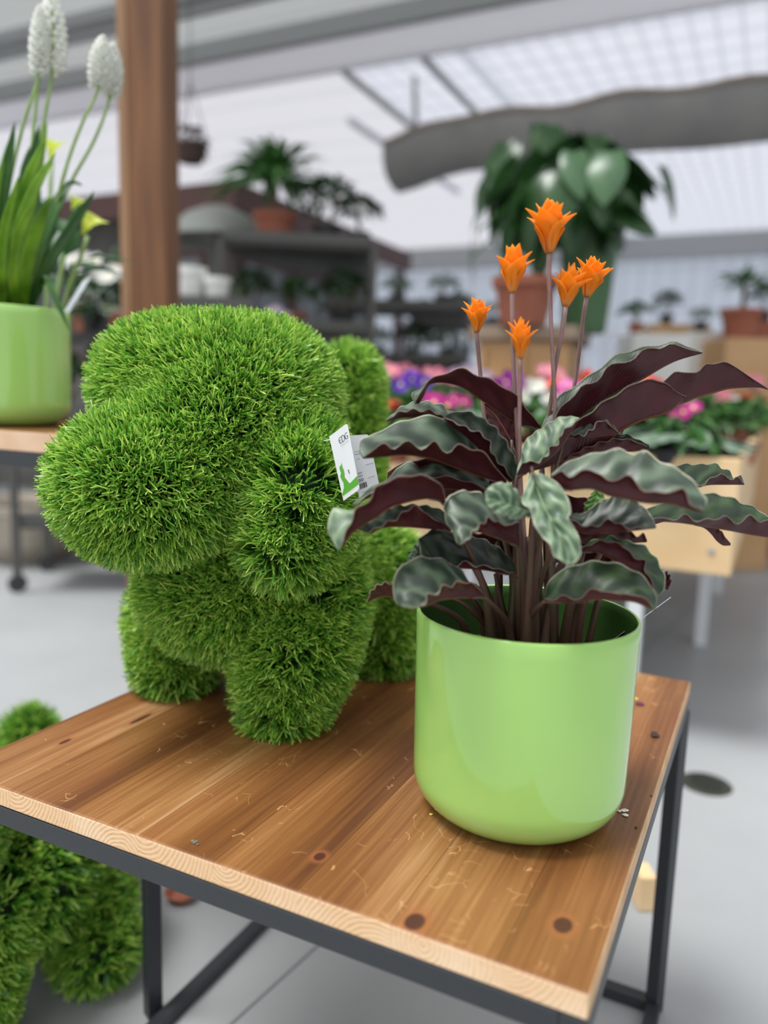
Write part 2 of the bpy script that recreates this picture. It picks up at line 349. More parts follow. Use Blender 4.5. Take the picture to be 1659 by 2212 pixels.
for k, b in enumerate((7.0, 4.7, 2.4, .1, -2.2, -4.5)):
    s = tag(gobj('wall_post', M_white, 12.38, 12.5, b, b + .08, 0, 3.05), 'white upright of the far glazed wall, ' + ('first', 'second', 'third', 'fourth', 'fifth', 'sixth')[k] + ' from the left', 'post', 'uprights of the far glazed wall')
for b, z, a1, lb in ((3.11, 3.3, 6.6, 'thin grey roof pipe, the left one of the two fixed to the gutter'), (2.45, 3.3, 6.35, 'thin grey roof pipe, the right one of the two fixed to the gutter')):
    o = MB(); o.add(*tube([G(5.1, b, z + .03), G(a1, b, z)], .028, 10)); tag(o.build('roof_pipe', M_grey, loc=G(5.1, b, z)), lb, 'pipe')
o = MB(); o.add(*tube([G(5.99, 3.547, 3.3), G(8.6, 3.53, 3.3)], .035, 10)); tag(o.build('roof_pipe', M_lightgrey, loc=G(6, 3.547, 3.3)), 'pale round pipe slanting across the end of the grey trough', 'pipe')
o = MB(); o.add(*tube([G(5.6, 2.75, 3.42), G(5.6, 2.72, 2.98)], .022, 8)); tag(o.build('hanger_rod', M_grey, loc=G(5.6, 2.75, 3.42)), 'short vertical rod between gutter and trough', 'rod')

# big half-round trough of grey cloth under the roof
def trough():
    n = 40; a0 = np.linspace(math.radians(168), math.radians(372), 22); P = []
    for i in range(n):
        s = i / (n - 1); b = 2.95 - s * 5.2; r = .275 * (1 + .025 * math.sin(s * 17)); lift = .008 * math.sin(s * 21) - .13 * math.exp(-(s / .07) ** 2) - .02 * s
        for k, t in enumerate(a0):
            w = .02 * math.sin(s * 40 + k) * (1 if k in (0, 21) else .2)
            P.append(G(5.75 + r * math.cos(t), b, 2.98 + r * .92 * math.sin(t) + lift + w))
    f = [[i * 22 + k, i * 22 + k + 1, (i + 1) * 22 + k + 1, (i + 1) * 22 + k] for i in range(n - 1) for k in range(21)]
    f.append([0] + list(range(0, 22)))
    f[-1] = list(range(22))
    o = MB().add(P, f).build('shade_trough', mat('grey_cloth', (.30, .295, .285), .85, var=((.36, .35, .33), 3)), smooth=True, loc=G(5.75, 0, 2.98))
    sd = o.modifiers.new('thick', 'SOLIDIFY'); sd.thickness = .012
    for s in (0, 21):
        r = MB(); r.add(*tube([P[i * 22 + s] for i in range(0, n)], .022, 8)); ro = r.build('edge_roll', mat('brown_hem', (.34, .27, .22), .8), o); ro['label'] = 'brownish hem of the trough'
    return o
tag(trough(), 'long grey half-round cloth trough slung under the roof', 'trough')

# wooden post: four planks around a core
M_post = beam_wood('stained_post_wood', (.11, .042, .013), (.20, .082, .028)); M_post2 = beam_wood('stained_post_wood_pale', (.24, .125, .058), (.31, .17, .085))
pc = at(330, 900, 2.62); pc[2] = 0
wp = thing('wooden_post', 'tall square stained wooden post rising behind the grass dog to the roof', 'post', pc, math.radians(-8))
mb = MB(); mb.add(*box((.018, 0, 1.75), (.118, .11, 3.5))); o = bevel(mb.build('post_core', M_post), .006); o.parent = wp
mb = MB(); mb.add(*box((-.062, .0, 1.74), (.036, .10, 3.48))); o = bevel(mb.build('side_plank', M_post2), .006); o.parent = wp; o['label'] = 'lighter left plank'

# ================================================================ NEAR TABLE
def square_table(loc, rz, LX, LY, zt, th, fr, label, legs, lower, M1, M2, M3):
    t = thing('side_table', label, 'table', (loc[0], loc[1], 0), rz)
    V, Fc = box((LX / 2, LY / 2, zt - th / 2), (LX, LY, th))
    me = bpy.data.meshes.new('tabletop'); me.from_pydata(V.tolist(), [], Fc)
    for m in (M1, M2, M3): me.materials.append(m)
    for p in me.polygons:
        n = p.normal
        p.material_index = 0 if abs(n.z) > .5 else (1 if abs(n.x) > .5 else 2)
    o = bpy.data.objects.new('tabletop', me); COL.objects.link(o); o.parent = t; bevel(o, .0022, 3)
    zb = zt - th
    def bar(n, p, q):
        m = MB(); m.add(*beam(p, q, fr, fr)); b = m.build(n, M_steel); b.parent = t; bevel(b, .0012, 2); return b
    h = fr / 2; e = .0005
    c = [(h, h), (LX - h, h), (LX - h, LY - h), (h, LY - h)]
    for i in range(4):
        p, q = c[i], c[(i + 1) % 4]
        ex = (h if p[1] == q[1] else -h) * (1 if sum(q) > sum(p) else -1); dx = np.array(q) - np.array(p); dx = dx / np.linalg.norm(dx) * (h if i % 2 == 0 else -h)
        bar('apron_rail', (p[0] - dx[0], p[1] - dx[1], zb - h - e), (q[0] + dx[0], q[1] + dx[1], zb - h - e))
    for (x, y) in legs: bar('leg', (x, y, 0.0), (x, y, zb - fr - e))
    for p, q in lower: bar('floor_rail', (*p, h), (*q, h))
    return t
h = .01; LX, LY = .69, .66
M_top = wood_top(); M_end = wood_end('fir_end_grain', 'Y'); M_side = mat('fir_board_edge', (.50, .29, .135), .5, var=((.62, .41, .22), 30), bump=(90, .2))
tb = square_table(TB, GA, LX, LY, ZT, .021, .02, 'square side table with worn oiled wood top on thin black steel frame', [(h, h), (LX - h, h), (LX - h, LY - h), (h, LY - h)],
    [((2 * h, h), (LX - 2 * h, h)), ((LX - h, 2 * h), (LX - h, LY - 2 * h)), ((2 * h, LY - h), (LX - 2 * h, LY - h))], M_top, M_end, M_side)

# ================================================================ LIME POTS
def pot_prof(R, H, th=.0045):
    rb = .40 * R; o = [(.001, 0), (R * .5, 0)]
    o += [(R * .975 - rb + rb * math.sin(t), rb * .95 - rb * .95 * math.cos(t)) for t in np.linspace(.0, PI / 2, 14)]
    o += [(R * (.975 + .025 * s), rb * .95 + (H - rb * .95) * s) for s in np.linspace(.05, .985, 12)]
    o += [(R * 1.0 - .0008, H - .001), (R - .0022, H), (R - th + .0008, H - .001)]
    i = [(R - th, H - .01), (R * .965 - th, H * .45), (R * .95 - th, rb), (R * .6, th * 1.6), (.001, th * 1.6)]
    return o, i
def lime_pot(loc, label, R=.1055, H=.1988):
    t = thing('plant_pot', label, 'pot', loc)
    o, i = pot_prof(R, H)
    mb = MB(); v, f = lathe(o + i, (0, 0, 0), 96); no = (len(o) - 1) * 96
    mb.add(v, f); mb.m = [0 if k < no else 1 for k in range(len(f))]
    b = mb.build('pot_wall', [M_pot, M_potshade], smooth=True); b.parent = t
    return t
PX, PY = .1396, .7394
pot = lime_pot((PX, PY, ZT), 'glossy lime green ceramic pot standing at the front of the wooden side table')

# ================================================================ TOPIARY DOGS OF ARTIFICIAL GRASS
def sd_cap(P, a, b, ra, rb):
    ab = b - a; L = max(ab @ ab, 1e-9); t = np.clip((P - a) @ ab / L, 0, 1)
    return np.linalg.norm(P - a - t[:, None] * ab, axis=1) - (ra + (rb - ra) * t)
def sd_ell(P, c, R, r):
    q = (P - c) @ R; k0 = np.linalg.norm(q / r, axis=1) + 1e-9; k1 = np.linalg.norm(q / (r * r), axis=1) + 1e-9
    return k0 * (k0 - 1) / k1
def sdp(P, p): return sd_cap(P, p['a'], p['b'], p['ra'], p['rb']) if 'a' in p else sd_ell(P, p['c'], p['R'], p['r'])
def sd_all(P, prims, k=.010):
    D = np.stack([sdp(P, p) for p in prims], 1); m = D.min(1)
    return m - k * np.log(np.exp(-(D - m[:, None]) / k).sum(1)), D
def grad(P, prims):
    e = 5e-4; g = np.stack([sd_all(P + e * v, prims)[0] - sd_all(P - e * v, prims)[0] for v in np.eye(3)], 1)
    return g / (np.linalg.norm(g, axis=1)[:, None] + 1e-9)
def sphere_dirs(n, rng):
    v = rng.normal(size=(n, 3)); return v / np.linalg.norm(v, axis=1)[:, None]
def surf_pts(p, n, rng, infl=.0):
    if 'a' in p:
        L = np.linalg.norm(p['b'] - p['a']); r = (p['ra'] + p['rb']) / 2; d = sphere_dirs(n, rng)
        cyl = rng.random(n) < L / (L + 2 * r + 1e-9)
        t = np.where(cyl, rng.random(n), (rng.random(n) > .5) * 1.)
        ax = (p['b'] - p['a']) / (L + 1e-9); dc = d - (d @ ax)[:, None] * ax; dc /= np.linalg.norm(dc, axis=1)[:, None] + 1e-9
        d = np.where(cyl[:, None], dc, d)
        return p['a'] + t[:, None] * (p['b'] - p['a']) + d * (p['ra'] + (p['rb'] - p['ra']) * t + infl)[:, None]
    d = sphere_dirs(n, rng); return p['c'] + (d * (p['r'] + infl)) @ p['R'].T
def area(p):
    if 'a' in p: r = (p['ra'] + p['rb']) / 2; return 4 * PI * r * r + 2 * PI * r * np.linalg.norm(p['b'] - p['a'])
    return 4 * PI * ((p['r'][0] * p['r'][1] + p['r'][1] * p['r'][2] + p['r'][0] * p['r'][2]) / 3)
UVS = lathe([(max(math.sin(t), .02), -math.cos(t)) for t in np.linspace(0, PI, 15)], (0, 0, 0), 24, True, True)
def core_mesh(p, sh=.004):
    v = UVS[0].copy()
    if 'a' in p:
        L = p['b'] - p['a']; n = np.linalg.norm(L)
        if n > 1e-6:
            ax = L / n; x = np.cross(ax, [0, 0, 1.]) if abs(ax[2]) < .9 else np.cross(ax, [1., 0, 0]); x /= np.linalg.norm(x); R = np.array([x, np.cross(ax, x), ax]).T
        else: R = np.eye(3)
        top = v[:, 2] > 0; w = v @ R.T; r = np.where(top, p['rb'], p['ra']) - sh
        return np.where(top[:, None], p['b'], p['a']) + w * r[:, None], UVS[1]
    return p['c'] + (v * (p['r'] - sh)) @ p['R'].T, UVS[1]
def blades(P, Nn, rng, L, Wb, jit=.38, lay=None, tone=.5, zmin=None):
    """P roots, Nn normals -> vertices, faces, per-vertex tone"""
    n = len(P); d = Nn + rng.normal(size=(n, 3)) * jit
    if lay is not None: d += lay
    d /= np.linalg.norm(d, axis=1)[:, None]
    s = np.cross(d, rng.normal(size=(n, 3))); s /= np.linalg.norm(s, axis=1)[:, None]
    cv = np.cross(d, s) * rng.normal(size=(n, 1)) * .22
    ln = L * rng.uniform(.62, 1.12, (n, 1)); w = Wb * rng.uniform(.7, 1.15, (n, 1)) / 2
    r0 = P - Nn * .004; r1 = P + d * ln * .55; r2 = P + (d + cv) * ln
    if zmin is not None:
        for q in (r0, r1, r2): q[:, 2] = np.maximum(q[:, 2], zmin + .001)
    V = np.stack([r0 - s * w, r0 + s * w, r1 - s * w, r1 + s * w, r2 - s * w * .45, r2 + s * w * .45], 1).reshape(-1, 3)
    i = np.arange(n)[:, None] * 6
    Fq = np.concatenate([i + [0, 1, 3, 2], i + [2, 3, 5, 4]], 0)
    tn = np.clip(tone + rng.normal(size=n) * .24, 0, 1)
    T = np.stack([tn * .15, tn * .15, tn * .9, tn * .9, np.clip(tn + .12, 0, 1), np.clip(tn + .12, 0, 1)], 1).reshape(-1)  # roots darkened: shade between the blades put into their tone
    return V, Fq, T
def mesh_np(name, V, Fq, T, mats, midx, loc, parent):
    me = bpy.data.meshes.new(name); V = V - np.asarray(loc)
    nv, nf = len(V), len(Fq); me.vertices.add(nv); me.vertices.foreach_set('co', V.astype(np.float32).ravel())
    me.loops.add(nf * 4); me.loops.foreach_set('vertex_index', Fq.astype(np.int32).ravel())
    me.polygons.add(nf); me.polygons.foreach_set('loop_start', np.arange(0, nf * 4, 4, dtype=np.int32)); me.polygons.foreach_set('loop_total', np.full(nf, 4, dtype=np.int32))
    for m in mats: me.materials.append(m)
    me.polygons.foreach_set('material_index', midx.astype(np.int32))
    a = me.attributes.new('blade', 'FLOAT', 'POINT'); a.data.foreach_set('value', T.astype(np.float32))
    me.update(calc_edges=True); me.validate()
    o = bpy.data.objects.new(name, me); COL.objects.link(o); o.parent = parent; return o
def grass_dog(root, parts, dens, L, Wb, rng, zmin, tuft=6, jit=.27, clip=None):
    """parts: list of (name, [prims]); blades grow from the blended surface of all of them"""
    prims = [p for _, ps in parts for p in ps]; loc = np.array(root.location)
    k0 = 0
    for name, ps in parts:
        Vs, Fs, Ts, Ms = [], [], [], []; off = 0
        for j, p in enumerate(ps):
            v, f = core_mesh(p); v = v.copy(); v[:, 2] = np.maximum(v[:, 2], zmin + .001)
            f4 = np.array([q for q in f if len(q) == 4]); Vs.append(v); Fs.append(f4 + off); Ts.append(np.zeros(len(v))); Ms.append(np.ones(len(f4))); off += len(v)
            n = int(area(p) * dens / tuft); P = surf_pts(p, n, rng)
            d, D = sd_all(P, prims); P = P[d > -.010]
            for _ in range(3):
                d, D = sd_all(P, prims); P = P - grad(P, prims) * d[:, None]
            d, D = sd_all(P, prims); P = P[D.argmin(1) == k0 + j]; P = P[P[:, 2] > zmin + .004]
            if not len(P): continue
            Nn = grad(P, prims); tj = rng.normal(size=Nn.shape) * jit * .8
            P = np.repeat(P, tuft, 0); Nr = np.repeat(Nn, tuft, 0); P = P + np.cross(Nr, rng.normal(size=Nr.shape)) * .0028
            Nd = Nr + np.repeat(tj, tuft, 0); Nd /= np.linalg.norm(Nd, axis=1)[:, None]
            tone = np.repeat(np.clip(rng.normal(.5, .13, len(Nn)), 0, 1), tuft)
            v, f, t = blades(P, Nd, rng, p.get('L', L), Wb, jit * .55, None, tone, zmin)
            Vs.append(v); Fs.append(f + off); Ts.append(t); Ms.append(np.zeros(len(f))); off += len(v)
        k0 += len(ps)
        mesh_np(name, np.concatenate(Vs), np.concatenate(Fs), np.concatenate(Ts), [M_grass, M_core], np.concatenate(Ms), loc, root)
def S(px, py, Y, r): c = at(px, py, Y); return dict(a=c, b=c, ra=r, rb=r)
def Cp(a, b, ra, rb=None): return dict(a=np.array(a), b=np.array(b), ra=ra, rb=rb or ra)
def El(px, py, Y, r, tilt=0., yaw=0.):
    t, w = math.radians(tilt), math.radians(yaw)
    Rz = np.array([[math.cos(w), -math.sin(w), 0], [math.sin(w), math.cos(w), 0], [0, 0, 1]]); Ry = np.array([[math.cos(t), 0, math.sin(t)], [0, 1, 0], [-math.sin(t), 0, math.cos(t)]])
    return dict(c=at(px, py, Y), R=Rz @ Ry, r=np.array(r, float))
fd = np.array([-.6, -.8, 0])     # the way the dog looks
root = thing('topiary_dog', 'standing dog figure covered in bright green artificial grass, on the wooden table', 'dog figure', (-.11, 1.03, ZT))
foot = lambda x, y, z=.0: np.array([x, y, ZT + z])
parts = [
    ('head', [El(425, 812, .94, (.072, .07, .050), 4), El(500, 912, .93, (.092, .095, .098), 8), El(340, 835, .945, (.056, .062, .056), 0), El(430, 985, .90, (.082, .085, .078)), El(566, 872, .955, (.074, .082, .080), 20)]),
    ('muzzle', [El(280, 1045, .845, (.065, .066, .060)), El(348, 1066, .86, (.070, .070, .054)), El(300, 1088, .90, (.056, .060, .050))]),
    ('ear', [Cp(at(652, 985, .875), at(645, 1060, .855), .034, .036), Cp(at(645, 1060, .855), at(606, 1180, .84), .037, .030), El(645, 1145, .865, (.040, .028, .052), 22)]),
    ('body', [Cp(at(458, 1250, .97), at(560, 1245, .97), .068, .076), El(510, 1265, 1.0, (.100, .11, .070)), Cp(at(560, 1250, 1.0), at(740, 1220, 1.17), .095, .082), El(660, 1210, .96, (.052, .06, .055))]),
    ('leg', [Cp(at(660, 1310, .945), at(640, 1400, .925), .060, .050), Cp(at(640, 1400, .925), foot(-.116, .915, .030), .050, .041)]),
    ('leg', [Cp(at(378, 1325, 1.03), foot(-.272, 1.022, .034), .046, .041)]),
    ('leg', [Cp(at(830, 1230, 1.14), foot(.006, 1.115, .03), .048, .036)]),
    ('leg', [Cp(at(620, 1250, 1.26), foot(-.14, 1.235, .03), .045, .036)]),
    ('tail', [Cp(at(745, 1090, 1.225), at(752, 815, 1.235), .045, .036)]),
]
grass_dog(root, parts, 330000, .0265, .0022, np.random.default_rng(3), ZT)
# the second one, on the floor below the table
root2 = thing('topiary_dog', 'green artificial grass dog figure standing on the floor, left below the table', 'dog figure', (-.55, 1.25, 0))
parts2 = [
    ('body', [Cp(at(30, 1880, 1.12), at(120, 1800, 1.45), .105, .10), Cp(at(30, 1880, 1.12), at(-120, 1800, 1.1), .10, .10)]),
    ('leg', [Cp(at(175, 1890, 1.20), foot(-.435, 1.135, .05 - ZT), .062, .050)]),
    ('leg', [Cp(at(-20, 1950, 1.03), foot(-.56, .985, .05 - ZT), .052, .045)]),
    ('leg', [Cp(at(150, 1780, 1.5), foot(-.62, 1.5, .05 - ZT), .055, .05)]),
    ('leg', [Cp(at(-60, 1780, 1.42), foot(-.80, 1.4, .05 - ZT), .055, .05)]),
    ('tail', [Cp(at(60, 1700, 1.52), at(62, 1580, 1.55), .050, .040)]),
    ('head', [El(425, 812, .94, (.072, .07, .050), 4), El(-230, 1800, .98, (.12, .11, .11)), El(-330, 1850, .9, (.08, .08, .075))]),
]
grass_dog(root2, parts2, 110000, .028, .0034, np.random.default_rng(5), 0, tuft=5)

# ================================================================ FLOWERING CALATHEA
def leaf_top(name, dark, pale, amt):
    m = bpy.data.materials.new(name); m.use_nodes = True; N = m.node_tree.nodes; Lk = m.node_tree.links; b = N['Principled BSDF']
    t = N.new('ShaderNodeUVMap'); t.uv_map = 'uv'; s = N.new('ShaderNodeSeparateXYZ'); Lk.new(t.outputs[0], s.inputs[0])
    u, v = s.outputs['X'], s.outputs['Y']; av = math_(N, Lk, 'ABSOLUTE', math_(N, Lk, 'MULTIPLY_ADD', v, 2., -1.))
    o = N.new('ShaderNodeObjectInfo'); nz = N.new('ShaderNodeTexNoise'); nz.inputs['Scale'].default_value = 3; Lk.new(t.outputs[0], nz.inputs['Vector'])
    ph = math_(N, Lk, 'ADD', math_(N, Lk, 'MULTIPLY', u, 4.6), math_(N, Lk, 'MULTIPLY', av, -1.0)); ph = math_(N, Lk, 'ADD', ph, math_(N, Lk, 'MULTIPLY', nz.outputs['Fac'], 1.7))
    ph = math_(N, Lk, 'ADD', ph, math_(N, Lk, 'MULTIPLY', o.outputs['Random'], 6.))
    w = math_(N, Lk, 'MULTIPLY_ADD', math_(N, Lk, 'SINE', math_(N, Lk, 'MULTIPLY', ph, 2 * PI)), .5, .5); w = math_(N, Lk, 'POWER', w, 1.6)
    fine = math_(N, Lk, 'MULTIPLY_ADD', math_(N, Lk, 'SINE', math_(N, Lk, 'MULTIPLY', math_(N, Lk, 'ADD', math_(N, Lk, 'MULTIPLY', u, 46.), math_(N, Lk, 'MULTIPLY', av, -8.)), 2 * PI)), .5, .5)
    f = math_(N, Lk, 'ADD', math_(N, Lk, 'MULTIPLY', w, amt), math_(N, Lk, 'MULTIPLY', fine, .08)); f = math_(N, Lk, 'ADD', f, math_(N, Lk, 'MULTIPLY', math_(N, Lk, 'POWER', av, 5.), .25), clamp=True)
    c = mixc(N, Lk, f, dark, pale)
    c = mixc(N, Lk, math_(N, Lk, 'MULTIPLY', math_(N, Lk, 'LESS_THAN', av, .035), .5), c, (.20, .28, .12))
    c = mixc(N, Lk, math_(N, Lk, 'MULTIPLY', math_(N, Lk, 'GREATER_THAN', av, .968), .85), c, (.50, .47, .36))
    Lk.new(c, b.inputs['Base Color']); b.inputs['Roughness'].default_value = .40; b.inputs['Specular IOR Level'].default_value = .42
    b.inputs['Sheen Weight'].default_value = .06; b.inputs['Sheen Roughness'].default_value = .4
    bp = N.new('ShaderNodeBump'); bp.inputs['Strength'].default_value = .4; bp.inputs['Distance'].default_value = .0010; Lk.new(math_(N, Lk, 'ADD', w, math_(N, Lk, 'MULTIPLY', fine, .15)), bp.inputs['Height']); Lk.new(bp.outputs[0], b.inputs['Normal'])
    return m
def leaf_under():
    m = bpy.data.materials.new('leaf_underside'); m.use_nodes = True; N = m.node_tree.nodes; Lk = m.node_tree.links; b = N['Principled BSDF']
    t = N.new('ShaderNodeUVMap'); t.uv_map = 'uv'; s = N.new('ShaderNodeSeparateXYZ'); Lk.new(t.outputs[0], s.inputs[0]); u, v = s.outputs['X'], s.outputs['Y']
    av = math_(N, Lk, 'ABSOLUTE', math_(N, Lk, 'MULTIPLY_ADD', v, 2., -1.)); nz = N.new('ShaderNodeTexNoise'); nz.inputs['Scale'].default_value = 4; Lk.new(t.outputs[0], nz.inputs['Vector'])
    c = mixc(N, Lk, nz.outputs['Fac'], (.022, .006, .008), (.105, .014, .020))
    c = mixc(N, Lk, math_(N, Lk, 'MULTIPLY', math_(N, Lk, 'LESS_THAN', av, .05), .6), c, (.34, .14, .05))
    c = mixc(N, Lk, math_(N, Lk, 'MULTIPLY', math_(N, Lk, 'GREATER_THAN', av, .97), .6), c, (.45, .33, .26))
    Lk.new(c, b.inputs['Base Color']); b.inputs['Roughness'].default_value = .38; b.inputs['Specular IOR Level'].default_value = .4
    fine = math_(N, Lk, 'SINE', math_(N, Lk, 'MULTIPLY', math_(N, Lk, 'ADD', math_(N, Lk, 'MULTIPLY', u, 40.), math_(N, Lk, 'MULTIPLY', av, -7.)), 2 * PI))
    bp = N.new('ShaderNodeBump'); bp.inputs['Strength'].default_value = .25; bp.inputs['Distance'].default_value = .0005; Lk.new(fine, bp.inputs['Height']); Lk.new(bp.outputs[0], b.inputs['Normal'])
    tr = N.new('ShaderNodeBsdfTranslucent'); tr.inputs[0].default_value = (.30, .05, .02, 1); mx = N.new('ShaderNodeMixShader'); mx.inputs[0].default_value = .10
    Lk.new(b.outputs[0], mx.inputs[1]); Lk.new(tr.outputs[0], mx.inputs[2]); Lk.new(mx.outputs[0], N['Material Output'].inputs[0]); return m
LT = [leaf_top('leaf_dark_top', (.005, .012, .006), (.030, .048, .026), .8), leaf_top('leaf_mid_top', (.008, .020, .010), (.095, .135, .085), .8), leaf_top('leaf_sheen_top', (.035, .075, .038), (.20, .28, .165), .85),  # tones vary by leaf; the pale one has sky reflection put into its colour
      leaf_top('leaf_green_top', (.006, .020, .006), (.040, .078, .024), .75), leaf_top('leaf_fresh_top', (.05, .15, .02), (.14, .30, .04), .6)]
M_under = leaf_under()
M_stalk = mat('leaf_stalk', (.11, .048, .036), .45, var=((.080, .062, .030), 45))
M_fstalk = mat('flower_stalk', (.27, .16, .15), .5, var=((.20, .115, .10), 60))
def leaf(near, mid, far, dirn, tone, o0, o1, dn, df, bulge=.003, ruf=.0018, seed=0, under=0, n=40, k=9):
    """near / mid / far: outlines of front edge, midrib and back edge, base to tip; o0,o1 = distance behind the pot axis at base and tip;
    dn, df = how far the two edges stand in front of / behind the midrib"""
    rng = np.random.default_rng(seed + 50)
    def line(P, extra):
        P = crom(np.array(P, float), n); s = np.linspace(0, 1, n)
        w = np.sin(np.pi * np.clip(s * .93 + .05, 0, 1)) ** .6
        Y = PY + o0 + (o1 - o0) * s + extra * w
        return np.array([at(p[0], p[1], y) for p, y in zip(P, Y)])
    A, M_, B = line(near, -dn), line(mid, 0), line(far, df)
    rows = []
    for i in range(n):
        s = i / (n - 1); env = math.sin(PI * min(1, s * 1.02 + .02)) ** .5 if s < 1 else 0
        a, m, b = A[i], M_[i], B[i]; r = []
        tdir = M_[min(i + 1, n - 1)] - M_[max(i - 1, 0)]; tdir = tdir / (np.linalg.norm(tdir) + 1e-9)
        for side, e in ((0, a), (1, b)):
            w_ = e - m; L_ = np.linalg.norm(w_) + 1e-9; nn = np.cross(tdir, w_ / L_); nn /= np.linalg.norm(nn) + 1e-9
            nn = nn if nn[2] > 0 else -nn
            col = []
            for q in range(k + 1):
                t = q / k; fr = 11 + 3 * rng.random() * 0
                rf = ruf * env * t ** 3 * math.sin(2 * PI * (s * (5.2 + .9 * side + .37 * (seed % 5)) + .13 * seed + side * .4))
                vein = .0007 * env * math.sin(2 * PI * (s * 4.6 - t * 1.0)) * math.sin(PI * min(t * 1.1, 1))
                col.append(m + w_ * t + nn * (bulge * math.sin(PI * t) * env + vein) + nn * rf)
            r.append(col)
        rows.append(r[0][::-1] + r[1][1:])
    Pn = np.array(rows); nc = 2 * k + 1
    du = np.gradient(Pn, axis=0); dv = np.gradient(Pn, axis=1); Nr = np.cross(du, dv); Nr /= np.linalg.norm(Nr, axis=2)[:, :, None] + 1e-12; Nr *= dirn
    top = (Pn + Nr * .00022).reshape(-1, 3); bot = (Pn - Nr * .00022).reshape(-1, 3); nt_ = len(top)
    idx = lambda i, j: i * nc + j
    f, mi = [], []
    for i in range(n - 1):
        for j in range(nc - 1):
            q = [idx(i, j), idx(i + 1, j), idx(i + 1, j + 1), idx(i, j + 1)]
            if dirn < 0: q = q[::-1]
            f.append(q); mi.append(0); f.append([x + nt_ for x in q[::-1]]); mi.append(1)
    bd = [idx(i, 0) for i in range(n)] + [idx(n - 1, j) for j in range(1, nc)] + [idx(i, nc - 1) for i in range(n - 2, -1, -1)] + [idx(0, j) for j in range(nc - 2, 0, -1)]
    for a_, b_ in zip(bd, bd[1:] + bd[:1]): f.append([a_, b_, b_ + nt_, a_ + nt_]); mi.append(1)
    me = bpy.data.meshes.new('leaf'); V = np.concatenate([top, bot]) - np.array([PX, PY, ZT]); me.from_pydata(V.tolist(), [], f)
    for m in (LT[tone], M_under): me.materials.append(m)
    me.polygons.foreach_set('material_index', mi); me.polygons.foreach_set('use_smooth', [True] * len(f))
    uv = me.uv_layers.new(name='uv'); ii, jj = np.divmod(np.arange(nt_), nc); uvv = np.stack([ii / (n - 1), jj / (nc - 1)], 1); uvv = np.concatenate([uvv, uvv])
    li = np.zeros(len(me.loops), np.int32); me.loops.foreach_get('vertex_index', li); uv.data.foreach_set('uv', uvv[li].ravel().astype(np.float32))
    o = bpy.data.objects.new('leaf', me); COL.objects.link(o); o.parent = plant
    if seed in NOSTALK: return o
    # stalk from the soil to the leaf base
    b0 = M_[0]; g = np.array([PX, PY, ZT + .135]); dxy = (b0 - g)[:2]; L_ = np.linalg.norm(dxy) + 1e-6
    a = g + np.array([*(dxy / L_ * min(.035, L_ * .45)), 0]) + rng.normal(size=3) * [.010, .010, 0]
    c1 = a * .55 + b0 * .45 + np.array([*(-dxy / L_ * .012), .018]); 
    st = MB(); st.add(*tube([a, a * .8 + c1 * .2 + [0, 0, .004], c1, M_[0] * .97 + c1 * .03, M_[2], M_[6]], [.0058, .0050, .0036, .0026, .0018, .0008], 8, rows=20))
    s_ = st.build('leaf_stalk', M_stalk, smooth=True, loc=(PX, PY, ZT)); s_.location = (0, 0, 0); s_.parent = o
    return o
plant = thing('calathea_plant', 'calathea with dark wavy maroon-backed leaves and orange flowers, growing in the lime pot', 'potted plant', (PX, PY, ZT))
NOSTALK = {14, 19, 20, 24}
